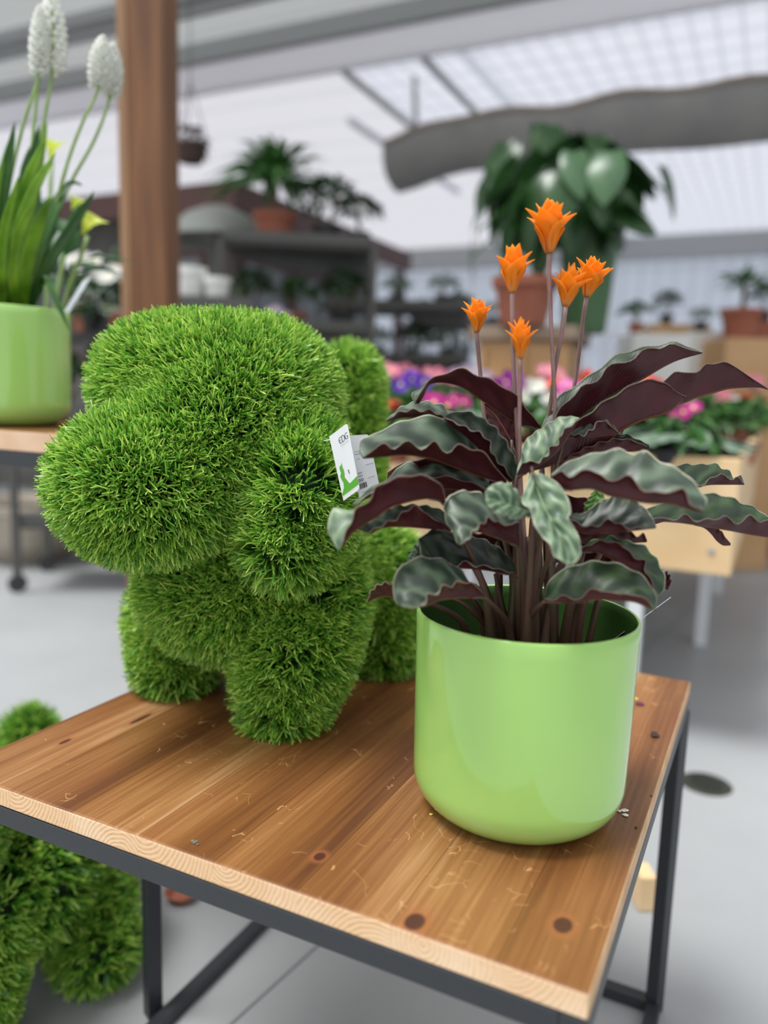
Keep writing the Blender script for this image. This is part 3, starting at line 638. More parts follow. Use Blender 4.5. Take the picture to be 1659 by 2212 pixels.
LEAVES = [
 # L1 arching dark leaf, upper left
 ([(1165,918),(1140,885),(1114,852),(1071,825),(1038,812),(1003,797),(967,803),(935,818),(915,835),(897,868)], [(1168,925),(1119,917),(1060,879),(1005,841),(975,830),(951,827),(930,830),(922,840),(915,855),(905,872)], [(1166,922),(1122,905),(1065,868),(1010,835),(975,822),(945,820),(921,826),(900,842),(889,852),(896,873)], -1, 1, .0, -.02, .02, .012, .002),
 # L2 big striped leaf left
 ([(1095,1040),(1046,979),(1015,968),(990,962),(973,975),(956,970),(940,956),(925,963),(910,968),(886,955),(868,960),(848,968),(832,957),(812,968),(797,979)], [(1095,1047),(1038,1031),(978,1009),(924,990),(870,983),(830,987),(784,991)], [(1095,1043),(1060,1000),(1035,976),(1009,925),(990,915),(946,899),(913,899),(870,909),(832,925),(800,942),(778,950),(776,975)], -1, 1, -.03, -.075, .028, .03, .004),
 # L3 behind L2
 ([(1015,925),(985,915),(960,905),(940,890),(905,886),(870,888),(850,898),(835,908)], [(1018,935),(990,930),(960,915),(920,905),(880,902),(855,905),(834,911)], [(1018,922),(1000,905),(975,890),(955,875),(935,870),(910,867),(880,873),(862,882),(834,906)], -1, 1, .01, -.02, .02, .02, .002),
 # L4 leaf sloping down to the centre
 ([(1106,1034),(1085,1005),(1068,988),(1054,950),(1035,935),(1010,925),(986,914),(962,903)], [(1104,1042),(1075,1025),(1050,1000),(1030,965),(1000,938),(975,920),(958,903)], [(1114,1030),(1116,1000),(1110,985),(1098,960),(1081,936),(1065,918),(1043,904),(1016,890),(990,889),(970,893),(958,901)], -1, 0, -.02, -.03, .02, .02, .003),
 # L5 upright pale leaf behind
 ([(1112,985),(1085,968),(1068,945),(1053,915),(1045,877)], [(1115,982),(1102,950),(1085,920),(1068,895),(1045,874)], [(1118,975),(1118,940),(1112,908),(1090,885),(1065,873),(1046,871)], 1, 2, .045, .05, .004, -.004, .001),
 # L6 shaded leaf under L2
 ([(1058,1062),(1010,1040),(960,1030),(900,1030),(850,1040),(800,1068),(766,1092)], [(1058,1072),(1010,1062),(960,1056),(880,1052),(810,1068),(764,1094)], [(1056,1040),(1010,1010),(960,995),(925,1000),(905,1010),(883,998),(860,1008),(845,1030),(815,1045),(790,1062),(762,1088)], -1, 1, .0, -.045, .015, .03, .002),
 # L6b dark leaf filling behind
 ([(1070,1040),(1000,1000),(930,990),(870,1000),(838,1020)], [(1070,1090),(1000,1085),(930,1070),(870,1060),(836,1040)], [(1070,1080),(1000,1070),(930,1055),(870,1045),(837,1030)], -1, 0, .03, .02, .02, .02, .002),
 # L7 big maroon leaf near left with curled tip
 ([(962,1082),(958,1060),(950,1043),(925,1030),(897,1025),(875,1027),(853,1034),(830,1040),(815,1050),(805,1070),(785,1088),(768,1103),(758,1125),(748,1150),(735,1185)], [(962,1089),(940,1078),(905,1080),(856,1093),(835,1103),(815,1117),(790,1132),(770,1145),(757,1155),(748,1168),(735,1187)], [(962,1092),(935,1076),(905,1076),(856,1088),(820,1100),(790,1108),(765,1104),(740,1099),(721,1100),(709,1125),(712,1155),(731,1190)], -1, 2, -.075, -.125, .02, .012, .003),
 # L8 green leaf under L7
 ([(962,1133),(945,1125),(924,1112),(902,1093),(890,1095),(881,1099),(868,1110),(856,1120),(840,1128),(826,1134),(812,1143),(797,1150),(785,1147),(774,1140)], [(975,1147),(930,1143),(897,1140),(850,1138),(820,1143),(797,1153),(773,1143)], [(970,1110),(935,1095),(890,1090),(850,1095),(810,1110),(785,1125),(772,1138)], -1, 0, -.05, -.095, .018, .02, .002),
 # L9 cupped leaf centre left
 ([(1122,1128),(1110,1128),(1098,1136),(1088,1132),(1072,1126),(1056,1119),(1045,1128),(1037,1135),(1022,1150),(1008,1168),(994,1176)], [(1122,1182),(1095,1172),(1060,1158),(1030,1150),(1012,1158),(996,1177)], [(1118,1110),(1095,1092),(1065,1088),(1045,1070),(1025,1061),(1000,1060),(978,1065),(963,1080),(959,1100),(963,1125),(978,1150),(988,1176)], -1, 1, -.07, -.12, .018, .022, .003),
 # L10 pale leaf hanging to the front
 ([(1146,1022),(1138,1045),(1128,1080),(1142,1100),(1152,1120),(1157,1143),(1175,1160),(1188,1180),(1198,1200),(1224,1219)], [(1148,1020),(1160,1055),(1172,1090),(1188,1120),(1205,1150),(1222,1185),(1227,1219)], [(1150,1019),(1185,1030),(1212,1052),(1230,1085),(1232,1105),(1226,1118),(1240,1140),(1251,1165),(1254,1195),(1244,1214),(1230,1220)], 1, 2, -.095, -.15, .004, -.004, .004),
 ([(1150,1118),(1132,1118),(1110,1120),(1092,1114),(1078,1112),(1062,1102),(1050,1088)], [(1150,1105),(1125,1098),(1100,1090),(1075,1082),(1048,1076)], [(1148,1090),(1130,1085),(1118,1065),(1105,1048),(1088,1043),(1065,1046),(1047,1064)], -1, 2, -.10, -.125, .01, .01, .003),
 # L11 pale green leaf with rusty back right of the centre
 ([(1128,1000),(1136,998),(1150,997),(1167,997),(1180,985),(1188,970),(1196,962),(1208,955),(1210,942),(1215,932),(1235,918),(1251,905)], [(1112,1040),(1130,1028),(1150,1015),(1172,1002),(1200,980),(1225,948),(1252,905)], [(1118,1010),(1127,985),(1129,965),(1144,942),(1162,930),(1181,916),(1205,903),(1228,899),(1252,903)], 1, 2, -.045, -.03, .012, .018, .003),
 # L12 tall leaf upper right
 ([(1150,985),(1175,940),(1195,908),(1210,885),(1225,866),(1258,835),(1275,830),(1289,821),(1305,800),(1325,787),(1348,782),(1372,772),(1388,758),(1405,751),(1425,752),(1450,743),(1480,752),(1517,761)], [(1145,1000),(1200,948),(1255,902),(1316,858),(1386,821),(1437,791),(1471,776),(1518,763)], [(1150,980),(1180,900),(1205,858),(1235,838),(1265,816),(1302,790),(1336,763),(1365,757),(1397,748),(1430,744),(1457,738),(1490,750),(1518,760)], 1, 1, .0, .035, .018, .02, .002),
 # L13 dark leaf below it
 ([(1140,1008),(1210,948),(1260,902),(1320,858),(1390,820),(1425,824),(1440,828),(1460,845),(1482,857)], [(1140,1020),(1200,1003),(1300,965),(1345,930),(1400,905),(1430,897),(1455,884),(1465,872),(1482,859)], [(1140,1016),(1200,995),(1300,950),(1345,915),(1400,890),(1440,872),(1482,858)], 1, 0, -.01, .02, .02, .02, .003),
 # L14 leaf reaching far right
 ([(1350,895),(1400,860),(1430,828),(1454,804),(1480,806),(1504,803),(1516,792),(1525,786),(1545,787),(1565,780),(1585,790),(1605,804),(1630,820),(1657,838)], [(1350,915),(1430,885),(1481,870),(1504,860),(1540,850),(1572,841),(1605,838),(1639,837),(1659,842)], [(1350,910),(1430,878),(1500,850),(1572,830),(1620,828),(1658,840)], 1, 1, .045, .055, .015, .012, .002),
 # L15 small dark curled leaf
 ([(1222,932),(1240,938),(1258,940),(1275,930),(1288,916),(1297,908),(1310,912),(1322,922),(1336,934)], [(1222,936),(1245,946),(1270,946),(1300,942),(1320,940),(1337,936)], [(1222,925),(1240,912),(1262,907),(1285,911),(1300,906),(1318,914),(1336,932)], 1, 0, -.02, -.01, .01, .012, .002),
 # L16 large striped leaf front right
 ([(1190,1030),(1215,1016),(1228,1030),(1240,1030),(1258,1016),(1275,1012),(1292,1024),(1309,1037),(1332,1034),(1353,1027),(1372,1040),(1395,1060),(1423,1066),(1450,1060),(1474,1056),(1484,1070),(1493,1090),(1517,1101)], [(1190,1045),(1215,1060),(1275,1057),(1316,1072),(1360,1082),(1403,1088),(1454,1090),(1485,1100),(1518,1106)], [(1190,1025),(1215,1006),(1245,989),(1289,979),(1312,972),(1336,970),(1365,978),(1393,975),(1415,988),(1437,1002),(1460,1010),(1481,1024),(1511,1057),(1527,1080),(1519,1102)], 1, 1, -.10, -.155, .015, .03, .005),
 # L17 leaf behind it, right
 ([(1400,1030),(1460,1045),(1500,1050),(1525,1042),(1545,1028),(1555,1023),(1565,1028),(1580,1035),(1593,1030),(1605,1044)], [(1400,1040),(1460,1052),(1500,1055),(1530,1048),(1570,1047),(1608,1047)], [(1400,1020),(1440,1010),(1480,1002),(1510,1003),(1542,1001),(1562,1012),(1575,1018),(1588,1034),(1600,1026),(1607,1044)], 1, 3, .0, .02, .012, .02, .002),
 # L18 long leaf lower right
 ([(1395,1120),(1413,1118),(1440,1121),(1460,1120),(1481,1113),(1508,1125),(1535,1122),(1562,1115),(1575,1121),(1589,1128),(1606,1124),(1622,1113),(1632,1120),(1643,1128),(1665,1125),(1690,1150)], [(1395,1126),(1430,1127),(1471,1130),(1521,1138),(1572,1146),(1620,1155),(1659,1161),(1692,1165)], [(1395,1100),(1430,1088),(1470,1078),(1518,1066),(1545,1066),(1565,1071),(1590,1078),(1605,1087),(1625,1093),(1639,1101),(1660,1120),(1692,1155)], 1, 3, -.05, -.02, .018, .02, .002),
 # L19 small curled maroon tip
 ([(1500,1128),(1518,1131),(1540,1132),(1552,1140),(1560,1150),(1568,1162),(1578,1173)], [(1500,1135),(1520,1140),(1535,1152),(1548,1168),(1562,1178),(1578,1178)], [(1500,1133),(1520,1136),(1540,1146),(1555,1162),(1578,1176)], 1, 1, -.02, -.01, .008, .005, .001),
 # L20 dark leaf right centre
 ([(1225,1118),(1258,1134),(1275,1138),(1289,1135),(1305,1128),(1319,1123),(1332,1128),(1343,1136),(1366,1142),(1390,1141),(1416,1138)], [(1222,1112),(1252,1150),(1309,1153),(1340,1150),(1375,1146),(1417,1141)], [(1235,1110),(1262,1108),(1275,1098),(1289,1087),(1319,1073),(1340,1071),(1356,1075),(1375,1082),(1390,1094),(1405,1112),(1417,1136)], 1, 0, -.07, -.095, .015, .02, .003),
 # L21 maroon leaf below
 ([(1240,1150),(1290,1145),(1330,1140),(1360,1148),(1375,1158),(1390,1152),(1398,1168)], [(1240,1165),(1270,1176),(1320,1180),(1360,1174),(1397,1171)], [(1240,1160),(1280,1165),(1320,1168),(1360,1162),(1397,1169)], 1, 1, -.04, -.05, .012, .01, .002),
 # L22 leaf arching over the pot, right
 ([(1250,1188),(1275,1176),(1302,1168),(1325,1172),(1349,1180),(1360,1195),(1375,1205),(1393,1212),(1394,1230),(1400,1245),(1410,1258),(1414,1284)], [(1250,1194),(1275,1192),(1302,1198),(1336,1217),(1360,1234),(1385,1254),(1402,1272),(1415,1286)], [(1250,1184),(1285,1166),(1320,1158),(1349,1168),(1372,1172),(1392,1179),(1412,1198),(1424,1217),(1434,1240),(1437,1266),(1428,1282),(1418,1287)], 1, 3, -.06, -.09, .012, .018, .003),
 # L23 small maroon tip far right
 ([(1405,1225),(1434,1234),(1444,1238),(1450,1256),(1444,1272)], [(1405,1230),(1422,1240),(1430,1255),(1436,1270),(1442,1274)], [(1405,1228),(1430,1238),(1438,1250),(1443,1273)], 1, 1, -.03, -.03, .008, .005, .001),
 # L24 dark green leaf over the front rim, right
 ([(1176,1296),(1195,1295),(1211,1286),(1222,1290),(1235,1294),(1262,1286),(1277,1274),(1289,1269),(1302,1276),(1316,1283),(1343,1278),(1363,1288),(1390,1288),(1412,1316)], [(1176,1298),(1210,1302),(1250,1302),(1290,1296),(1330,1298),(1365,1300),(1390,1308),(1414,1319)], [(1174,1292),(1184,1262),(1201,1239),(1222,1228),(1245,1219),(1275,1213),(1302,1212),(1325,1215),(1349,1222),(1370,1232),(1390,1246),(1408,1268),(1418,1290),(1416,1316)], 1, 3, -.10, -.135, .014, .025, .003),
 # L25 big leaf over the front rim, left
 ([(1045,1283),(1025,1262),(1005,1257),(990,1258),(976,1265),(962,1264),(951,1275),(938,1283),(924,1286),(920,1298),(910,1310),(880,1313)], [(1048,1290),(1010,1292),(970,1294),(945,1299),(922,1309),(900,1313),(878,1314)], [(1048,1278),(1030,1264),(1016,1257),(1000,1237),(978,1218),(946,1206),(911,1203),(890,1208),(875,1215),(862,1228),(853,1242),(848,1275),(858,1303),(874,1313)], -1, 1, -.09, -.135, .015, .028, .003),
 # L26 dark leaf above it
 ([(1112,1236),(1087,1234),(1060,1224),(1040,1224),(1027,1222),(1005,1215),(990,1219),(978,1221),(945,1212),(913,1200),(905,1170)], [(1115,1242),(1087,1240),(1060,1234),(1027,1230),(978,1226),(940,1215),(905,1168)], [(1110,1218),(1092,1195),(1073,1180),(1055,1170),(1033,1161),(1005,1158),(978,1156),(965,1146),(951,1139),(935,1143),(924,1150),(904,1165)], -1, 0, -.04, -.075, .012, .025, .003),
 # L27 pale leaf behind
 ([(930,1215),(910,1210),(895,1205),(880,1214)], [(930,1205),(910,1195),(895,1195),(881,1210)], [(930,1180),(915,1170),(905,1168),(888,1190),(880,1208)], -1, 2, -.01, -.02, .008, .008, .001),
 # L28 maroon tip lower left
 ([(900,1265),(870,1260),(850,1260),(830,1259),(820,1262),(810,1268),(800,1280),(793,1300)], [(900,1290),(870,1292),(845,1290),(825,1289),(808,1294),(792,1303)], [(900,1285),(870,1284),(845,1280),(825,1278),(808,1284),(792,1300)], -1, 1, -.04, -.06, .012, .008, .001),
 # L29 little fresh green leaf
 ([(1285,1058),(1272,1075),(1262,1090),(1263,1105),(1264,1116)], [(1290,1056),(1285,1078),(1278,1095),(1268,1108),(1264,1118)], [(1295,1056),(1305,1072),(1309,1085),(1290,1098),(1272,1108),(1265,1118)], 1, 4, -.02, -.03, .003, -.003, .001),
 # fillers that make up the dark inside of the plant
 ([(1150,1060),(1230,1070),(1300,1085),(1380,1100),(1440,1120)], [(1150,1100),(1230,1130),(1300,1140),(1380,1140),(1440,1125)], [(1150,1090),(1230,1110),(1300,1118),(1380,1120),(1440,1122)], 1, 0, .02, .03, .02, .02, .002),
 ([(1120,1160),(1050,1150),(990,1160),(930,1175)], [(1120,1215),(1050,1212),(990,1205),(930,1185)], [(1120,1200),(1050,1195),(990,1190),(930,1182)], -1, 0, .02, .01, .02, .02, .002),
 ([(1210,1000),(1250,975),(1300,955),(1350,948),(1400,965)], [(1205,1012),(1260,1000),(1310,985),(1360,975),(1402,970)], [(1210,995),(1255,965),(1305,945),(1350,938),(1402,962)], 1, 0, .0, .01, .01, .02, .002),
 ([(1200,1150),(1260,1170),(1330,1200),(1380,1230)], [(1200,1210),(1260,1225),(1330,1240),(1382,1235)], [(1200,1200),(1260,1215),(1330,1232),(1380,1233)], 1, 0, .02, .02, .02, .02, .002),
]
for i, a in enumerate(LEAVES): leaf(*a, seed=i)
# extra stout stalks in the middle of the clump
for i, (b, m, t, r, dy) in enumerate([((1125,1400),(1120,1250),(1118,1100),.0056,-.035),((1190,1400),(1190,1280),(1183,1150),.0062,-.04),((1245,1400),(1262,1300),(1300,1180),.005,-.01),((1090,1390),(1060,1300),(1035,1235),.0052,-.02),
      ((1165,1395),(1160,1200),(1150,1040),.005,.0),((1215,1395),(1235,1290),(1260,1190),.0055,-.03),((1145,1400),(1150,1300),(1140,1160),.0048,-.03),((1270,1395),(1300,1270),(1345,1150),.0045,.01),((1105,1395),(1085,1310),(1070,1240),.0045,.0),((1060,1360),(1010,1310),(975,1290),.004,-.02),((1185,1340),(1178,1150),(1172,1000),.004,.02),((1140,1390),(1115,1150),(1105,950),.0035,.03)]):
    P = [at(*b, PY + dy * .6), at(*m, PY + dy), at(*t, PY + dy)]
    st = MB(); st.add(*tube(P, [r * 1.1, r, r * .8, r * .55], 10, rows=16, flat=.75)); o = st.build('leaf_stalk', M_stalk, smooth=True, loc=(PX, PY, ZT)); o.location = (0, 0, 0); o.parent = plant
mb = MB(); mb.add(*lathe([(.001, .150), (.06, .150), (.092, .147), (.096, .14), (.094, .10)], (0, 0, 0), 48, cap0=True)); o = mb.build('soil', M_soil, smooth=True); o.parent = plant
# flowers
def bract_mat():
    m = bpy.data.materials.new('orange_bract'); m.use_nodes = True; N = m.node_tree.nodes; Lk = m.node_tree.links; b = N['Principled BSDF']
    t = N.new('ShaderNodeUVMap'); t.uv_map = 'uv'; s = N.new('ShaderNodeSeparateXYZ'); Lk.new(t.outputs[0], s.inputs[0])
    r = N.new('ShaderNodeValToRGB'); e = r.color_ramp.elements; e[0].position = 0; e[0].color = (.70, .36, .09, 1); e[1].position = .35; e[1].color = (.98, .34, .010, 1); k = e.new(1); k.color = (1., .44, .018, 1)
    Lk.new(s.outputs['X'], r.inputs[0]); Lk.new(r.outputs[0], b.inputs['Base Color']); b.inputs['Roughness'].default_value = .45
    tr = N.new('ShaderNodeBsdfTranslucent'); tr.inputs[0].default_value = (1, .42, .015, 1); mx = N.new('ShaderNodeMixShader'); mx.inputs[0].default_value = .5
    Lk.new(b.outputs[0], mx.inputs[1]); Lk.new(tr.outputs[0], mx.inputs[2]); Lk.new(mx.outputs[0], N['Material Output'].inputs[0]); return m
M_bract = bract_mat()
def flower(bx, by, tx, ty, o, wid, seed, stalk):
    rng = np.random.default_rng(seed); Y = PY + o; b = at(bx, by, Y); t = at(tx, ty, Y); ax = t - b; H = np.linalg.norm(ax); ax /= H
    x = np.cross(ax, [0, 1., 0]); x /= np.linalg.norm(x); y = np.cross(ax, x); R = wid / 2 * Y / F
    V, Fs, UVs, n0 = [], [], [], 0
    # (count, start height, tip height, tip radius, tip curl down, width)
    rings = [(4, .0, .80, 1.12, .04, .60), (4, .06, .90, .98, .02, .54), (4, .15, 1.0, .60, .0, .50), (3, .22, 1.04, .26, .0, .40)]
    for ri, (cnt, zb, zt, rt, dr_, wd) in enumerate(rings):
        for q in range(cnt):
            th = 2 * PI * (q + .5 * (ri % 2) + rng.uniform(-.14, .14)) / cnt + seed; L = 11; K = 5; zt_ = zt * rng.uniform(.90, 1.04); rt_ = rt * rng.uniform(.85, 1.05)
            cth, sth = math.cos(th), math.sin(th); rd = x * cth + y * sth; td = -x * sth + y * cth
            for i in range(L):
                s = i / (L - 1)
                r = R * (.12 + .26 * s * (1 - ri * .15)) + R * (rt_ - .32) * (max(0, s - .28) / .72) ** 1.5
                z = H * (zb + (zt_ - zb) * s - dr_ * max(0, s - .75) ** 2 * 16)
                w = R * wd * 1.15 * (.26 + .62 * min(1, s * 1.6) ** 1.0) * (1 - (max(0, s - .60) / .40) ** 1.3 * .97)
                for j in range(K):
                    c = (j / (K - 1) - .5) * 2; cup = (abs(c) ** 2) * w * .45
                    V.append(b + ax * z + rd * (r - cup) + td * w * c); UVs.append((s, j / (K - 1)))
            for i in range(L - 1):
                for j in range(K - 1): Fs.append([n0 + i * K + j, n0 + i * K + j + 1, n0 + (i + 1) * K + j + 1, n0 + (i + 1) * K + j])
            n0 += L * K
    V = np.array(V) - [PX, PY, ZT]; me = bpy.data.meshes.new('flower_head'); me.from_pydata(V.tolist(), [], Fs); me.materials.append(M_bract); me.polygons.foreach_set('use_smooth', [True] * len(Fs))
    uv = me.uv_layers.new(name='uv'); li = np.zeros(len(me.loops), np.int32); me.loops.foreach_get('vertex_index', li); uv.data.foreach_set('uv', np.array(UVs)[li].ravel().astype(np.float32))
    P = [b + ax * H * .06] + [at(px, py, PY + oo) for px, py, oo in stalk]
    st = MB(); st.add(*tube(P, [.0022, .0019, .0020, .0026, .003], 8, rows=24)); so_ = st.build('flower_stalk', M_fstalk, smooth=True, loc=(PX, PY, ZT)); so_.location = (0, 0, 0); so_.parent = plant
    o_ = bpy.data.objects.new('flower_head', me); COL.objects.link(o_); o_.parent = so_
    sd = o_.modifiers.new('thick', 'SOLIDIFY'); sd.thickness = .0005
for a in [(1186, 546, 1188, 434, -.0, 100, 1, [(1186, 600, 0), (1193, 760, 0), (1199, 900, 0), (1192, 1080, 0), (1180, 1340, -.01)]),
          (1106, 632, 1111, 532, -.01, 82, 2, [(1107, 700, -.01), (1110, 800, -.01), (1118, 950, -.01), (1128, 1150, -.01), (1140, 1350, -.01)]),
          (1222, 662, 1236, 572, .0, 78, 3, [(1215, 710, .0), (1200, 790, .01), (1188, 880, .02), (1170, 1000, .02), (1160, 1340, .01)]),
          (1267, 641, 1288, 558, .035, 80, 4, [(1258, 700, .045), (1246, 800, .06), (1236, 860, .06), (1215, 1000, .05), (1185, 1340, .03)]),
          (1029, 718, 1033, 644, .03, 66, 5, [(1032, 745, .035), (1038, 810, .04), (1046, 900, .04), (1080, 1080, .03), (1120, 1340, .02)]),
          (1124, 776, 1126, 688, -.02, 62, 6, [(1123, 830, -.02), (1122, 930, -.02), (1125, 1050, -.02), (1135, 1200, -.02), (1145, 1350, -.02)])]: flower(*a)

# ================================================================ BACKGROUND
def leaf_quads(P, D, Lh, Wh, droop, rng):
    """many simple folded leaves: P bases, D directions"""
    n = len(P); D = D / np.linalg.norm(D, axis=1)[:, None]; s = np.cross(D, [0, 0, 1.] + rng.normal(size=(n, 3)) * .3); s /= np.linalg.norm(s, axis=1)[:, None]; nn = np.cross(s, D)
    L = (Lh * rng.uniform(.7, 1.2, (n, 1))); w = Wh * rng.uniform(.8, 1.15, (n, 1)); Z = np.array([0, 0, 1.])
    c = [P, P + D * L * .35 - Z * droop * L * .08, P + D * L * .7 - Z * droop * L * .34, P + D * L - Z * droop * L * .75]
    f = nn * w * .25
    V = np.stack([c[0], c[1] - s * w + f, c[1], c[1] + s * w + f, c[2] - s * w * .75 + f * .7, c[2], c[2] + s * w * .75 + f * .7, c[3]], 1).reshape(-1, 3)
    b = [[0, 2, 1], [0, 3, 2], [1, 2, 5, 4], [2, 3, 6, 5], [4, 5, 7], [5, 6, 7]]
    return V, [[i * 8 + k for k in q] for i in range(n) for q in b]
def foliage(c, r, n, Lh, Wh, seed, droop=.6, up=.3):
    rng = np.random.default_rng(seed); d = sphere_dirs(n, rng); d[:, 2] = np.abs(d[:, 2]) * .9 - .15; P = np.asarray(c) + d * np.asarray(r) * rng.uniform(.3, 1, (n, 1)) ** .5
    D = d + rng.normal(size=(n, 3)) * .45 + [0, 0, up]; return leaf_quads(P, D, Lh, Wh, droop, rng)
def simple_pot(t, m, R, H, c=(0, 0, 0)):
    mb = MB(); mb.add(*lathe([(.001, 0), (R * .72, 0), (R * .95, H * .8), (R * 1.06, H * .8), (R * 1.08, H), (R * .96, H), (R * .9, H * .7), (.001, H * .7)], c, 24)); o = mb.build('pot', m, smooth=False); o.parent = t; return o
M_blk = mat('black_plastic', (.02, .02, .022), .5); M_whp = mat('white_block_and_gap_pot', (.78, .78, .75), .3)
def proto_bush(name, label, mleaf, mpot, h, r, n, Lh, Wh, seed, potR=.08, potH=.12, stem=True):
    t = thing(name, label, 'potted plant'); simple_pot(t, mpot, potR, potH)
    mb = MB()
    mb.add(*foliage((0, 0, potH + (h - potH) * .5), (r, r, (h - potH) * .55), n, Lh, Wh, seed)); o = mb.build('foliage', mleaf); o.parent = t
    mb = MB(); rng = np.random.default_rng(seed)
    for k in range(5):
        a = rng.uniform(0, 2 * PI); mb.add(*tube([(0, 0, potH * .6), (r * .3 * math.cos(a), r * .3 * math.sin(a), h * .5), (r * .6 * math.cos(a), r * .6 * math.sin(a), h * .85)], .004, 6))
    o = mb.build('stem', M_bark); o.parent = t
    return t
SUN = 0
dark = proto_bush('potted_shrub', 'x', M_dkleaf, M_blk, .42, .15, 170, .075, .018, 11)
mid = proto_bush('potted_shrub', 'x', M_mdleaf, M_terra, .36, .14, 120, .085, .022, 12)
grey = proto_bush('potted_herb', 'x', M_greyleaf, M_blk, .30, .13, 150, .06, .014, 13)
# white-blossomed plant
def blossom_mesh(name, mc, my, R, seed, petals=5):
    mb = MB(); rng = np.random.default_rng(seed)
    for q in range(petals):
        th = 2 * PI * q / petals; K = 7; V = [(0, 0, 0)]
        for j in range(K):
            ph = th + (j / (K - 1) - .5) * 2 * PI / petals * 1.05; rr = R * (.80 + .2 * math.sin(PI * j / (K - 1)) - (.10 if j == 3 else 0)); V.append((rr * math.cos(ph), rr * math.sin(ph), R * .22 + R * .10 * math.sin(3 * ph)))
        V2 = [(v[0] * .5, v[1] * .5, R * .03) for v in V[1:]]
        n = len(V); mb.add(V + V2, [[0, n + j, n + j + 1] for j in range(K - 1)] + [[n + j, 1 + j, 2 + j, n + j + 1] for j in range(K - 1)], 0)
    v, f = lathe([(R * .20, R * .06), (R * .22, R * .12), (R * .10, R * .17)], (0, 0, 0), 10, True, True); mb.add(v, f, 1)
    o = mb.build(name, [mc, my]); return o
M_yel = mat('flower_eye', (.75, .62, .08), .5)
def petal(n, c): return mat(n, c, .5, trans=.25)
HUES = {'pink': petal('pink_petal', (.80, .25, .38)), 'violet': petal('violet_petal', (.13, .035, .50)), 'magenta': petal('magenta_petal', (.52, .02, .26)), 'purple': petal('purple_petal', (.30, .02, .30)),
        'red': petal('red_petal', (.75, .03, .03)), 'white': petal('white_petal', (.85, .85, .83)), 'rose': petal('rose_petal', (.85, .22, .62)), 'pale lilac': petal('lilac_petal', (.45, .36, .52))}
BL = {}
def flowering(px, py, Y, zb, hue, n, R, spread, label, name='potted_primrose', group='primroses on the pale wooden bench', leaves=60, mleaf=None, seed=0):
    """a low flowering pot plant whose blossoms are centred at pixel (px,py), standing on height zb"""
    top = at(px, py, Y); h = top[2] - zb; t = thing(name, label, 'potted plant', (top[0], top[1], zb), 0, group); rng = np.random.default_rng(seed)
    simple_pot(t, M_blk if seed % 2 else M_terra, .055, .085)
    mb = MB(); m_ = max(h - .085, .04); mb.add(*foliage((0, 0, .085 + m_ * .35), (spread * 1.1 + .02, spread * 1.1 + .02, m_ * .45), leaves, .075, .022, seed, .9, .1)); o = mb.build('foliage', mleaf or M_mdleaf); o.parent = t
    sm = MB(); pts = []
    for k in range(n):
        a = k * 2.4 + seed; r = spread * math.sqrt((k + .3) / n); q = np.array([r * math.cos(a), r * math.sin(a), h + rng.uniform(-.018, .018) - .3 * r]); pts.append(q)
        sm.add(*tube([(q[0] * .2, q[1] * .2, .06), (q[0] * .7, q[1] * .7, h * .75), q - [0, 0, .002]], .0022, 5))
    o = sm.build('stem', M_mdleaf); o.parent = t
    for q in pts:
        if (hue, R) not in BL: b = blossom_mesh('blossom', HUES[hue], M_yel, R, 1); BL[(hue, R)] = b
        else: b = BL[(hue, R)].copy(); COL.objects.link(b)
        b.parent = t; b.location = q.tolist(); tl = rng.normal(size=2) * .25; b.rotation_euler = (math.radians(58) + tl[0], tl[1], rng.uniform(-.7, .7))
    return t
# ---- the pale bench with its trough
bc0 = at(1603, 985, 2.0); zt_b = .795; zb_b = .49; P0 = np.array([bc0[0], bc0[1], 0])
def bb(u0, u1, w0, w1, z0, z1): return box(P0 + U * (u0 + u1) / 2 + Wd * (w0 + w1) / 2 + [0, 0, (z0 + z1) / 2], (u1 - u0, w1 - w0, z1 - z0), RG)
bench = thing('plant_bench', 'pale pine trough bench full of flowering plants, right behind the calathea', 'bench', tuple(P0), 0)
BL_, BD = 1.16, 2.10
def bpart(n, m, *q, bev=.004):
    mb = MB(); mb.add(*bb(*q)); o = bevel(mb.build(n, m, bench, loc=P0), bev); return o
def fix(o): o.parent = bench; o.matrix_parent_inverse = Matrix.Identity(4); o.location = (0, 0, 0)
for n, q in (('front_board', (0, .022, 0, BL_, zb_b, zt_b)), ('back_board', (BD - .022, BD, 0, BL_, zb_b, zt_b)), ('side_board', (.022, BD - .022, 0, .022, zb_b, zt_b)), ('side_board', (.022, BD - .022, BL_ - .022, BL_, zb_b, zt_b)), ('tray', (.022, BD - .022, .022, BL_ - .022, .71, .735))):
    mb = MB(); mb.add(*bb(*q)); o = mb.build(n, M_crate if n != 'tray' else M_blk, loc=P0); fix(o); bevel(o, .004)
for u0, w0 in ((.03, .215), (1.03, .10), (2.0, .10), (.03, 1.05), (1.03, 1.05), (2.0, 1.05)):
    mb = MB(); mb.add(*bb(u0, u0 + .04, w0, w0 + .04, 0, zb_b if w0 < .3 else .50)); o = mb.build('leg', M_white, loc=P0); fix(o)
mb = MB(); mb.add(*lathe([(.001, .004), (.007, .003), (.009, 0)], (0, 0, 0), 12)); o = mb.build('screw', M_grey); s0 = P0 + Wd * .05 + [0, 0, .55] - U * .0005
o.parent = bench; o.location = (s0 - P0).tolist(); o.rotation_euler = (PI / 2, 0, GA - PI / 2)
ZB = .735
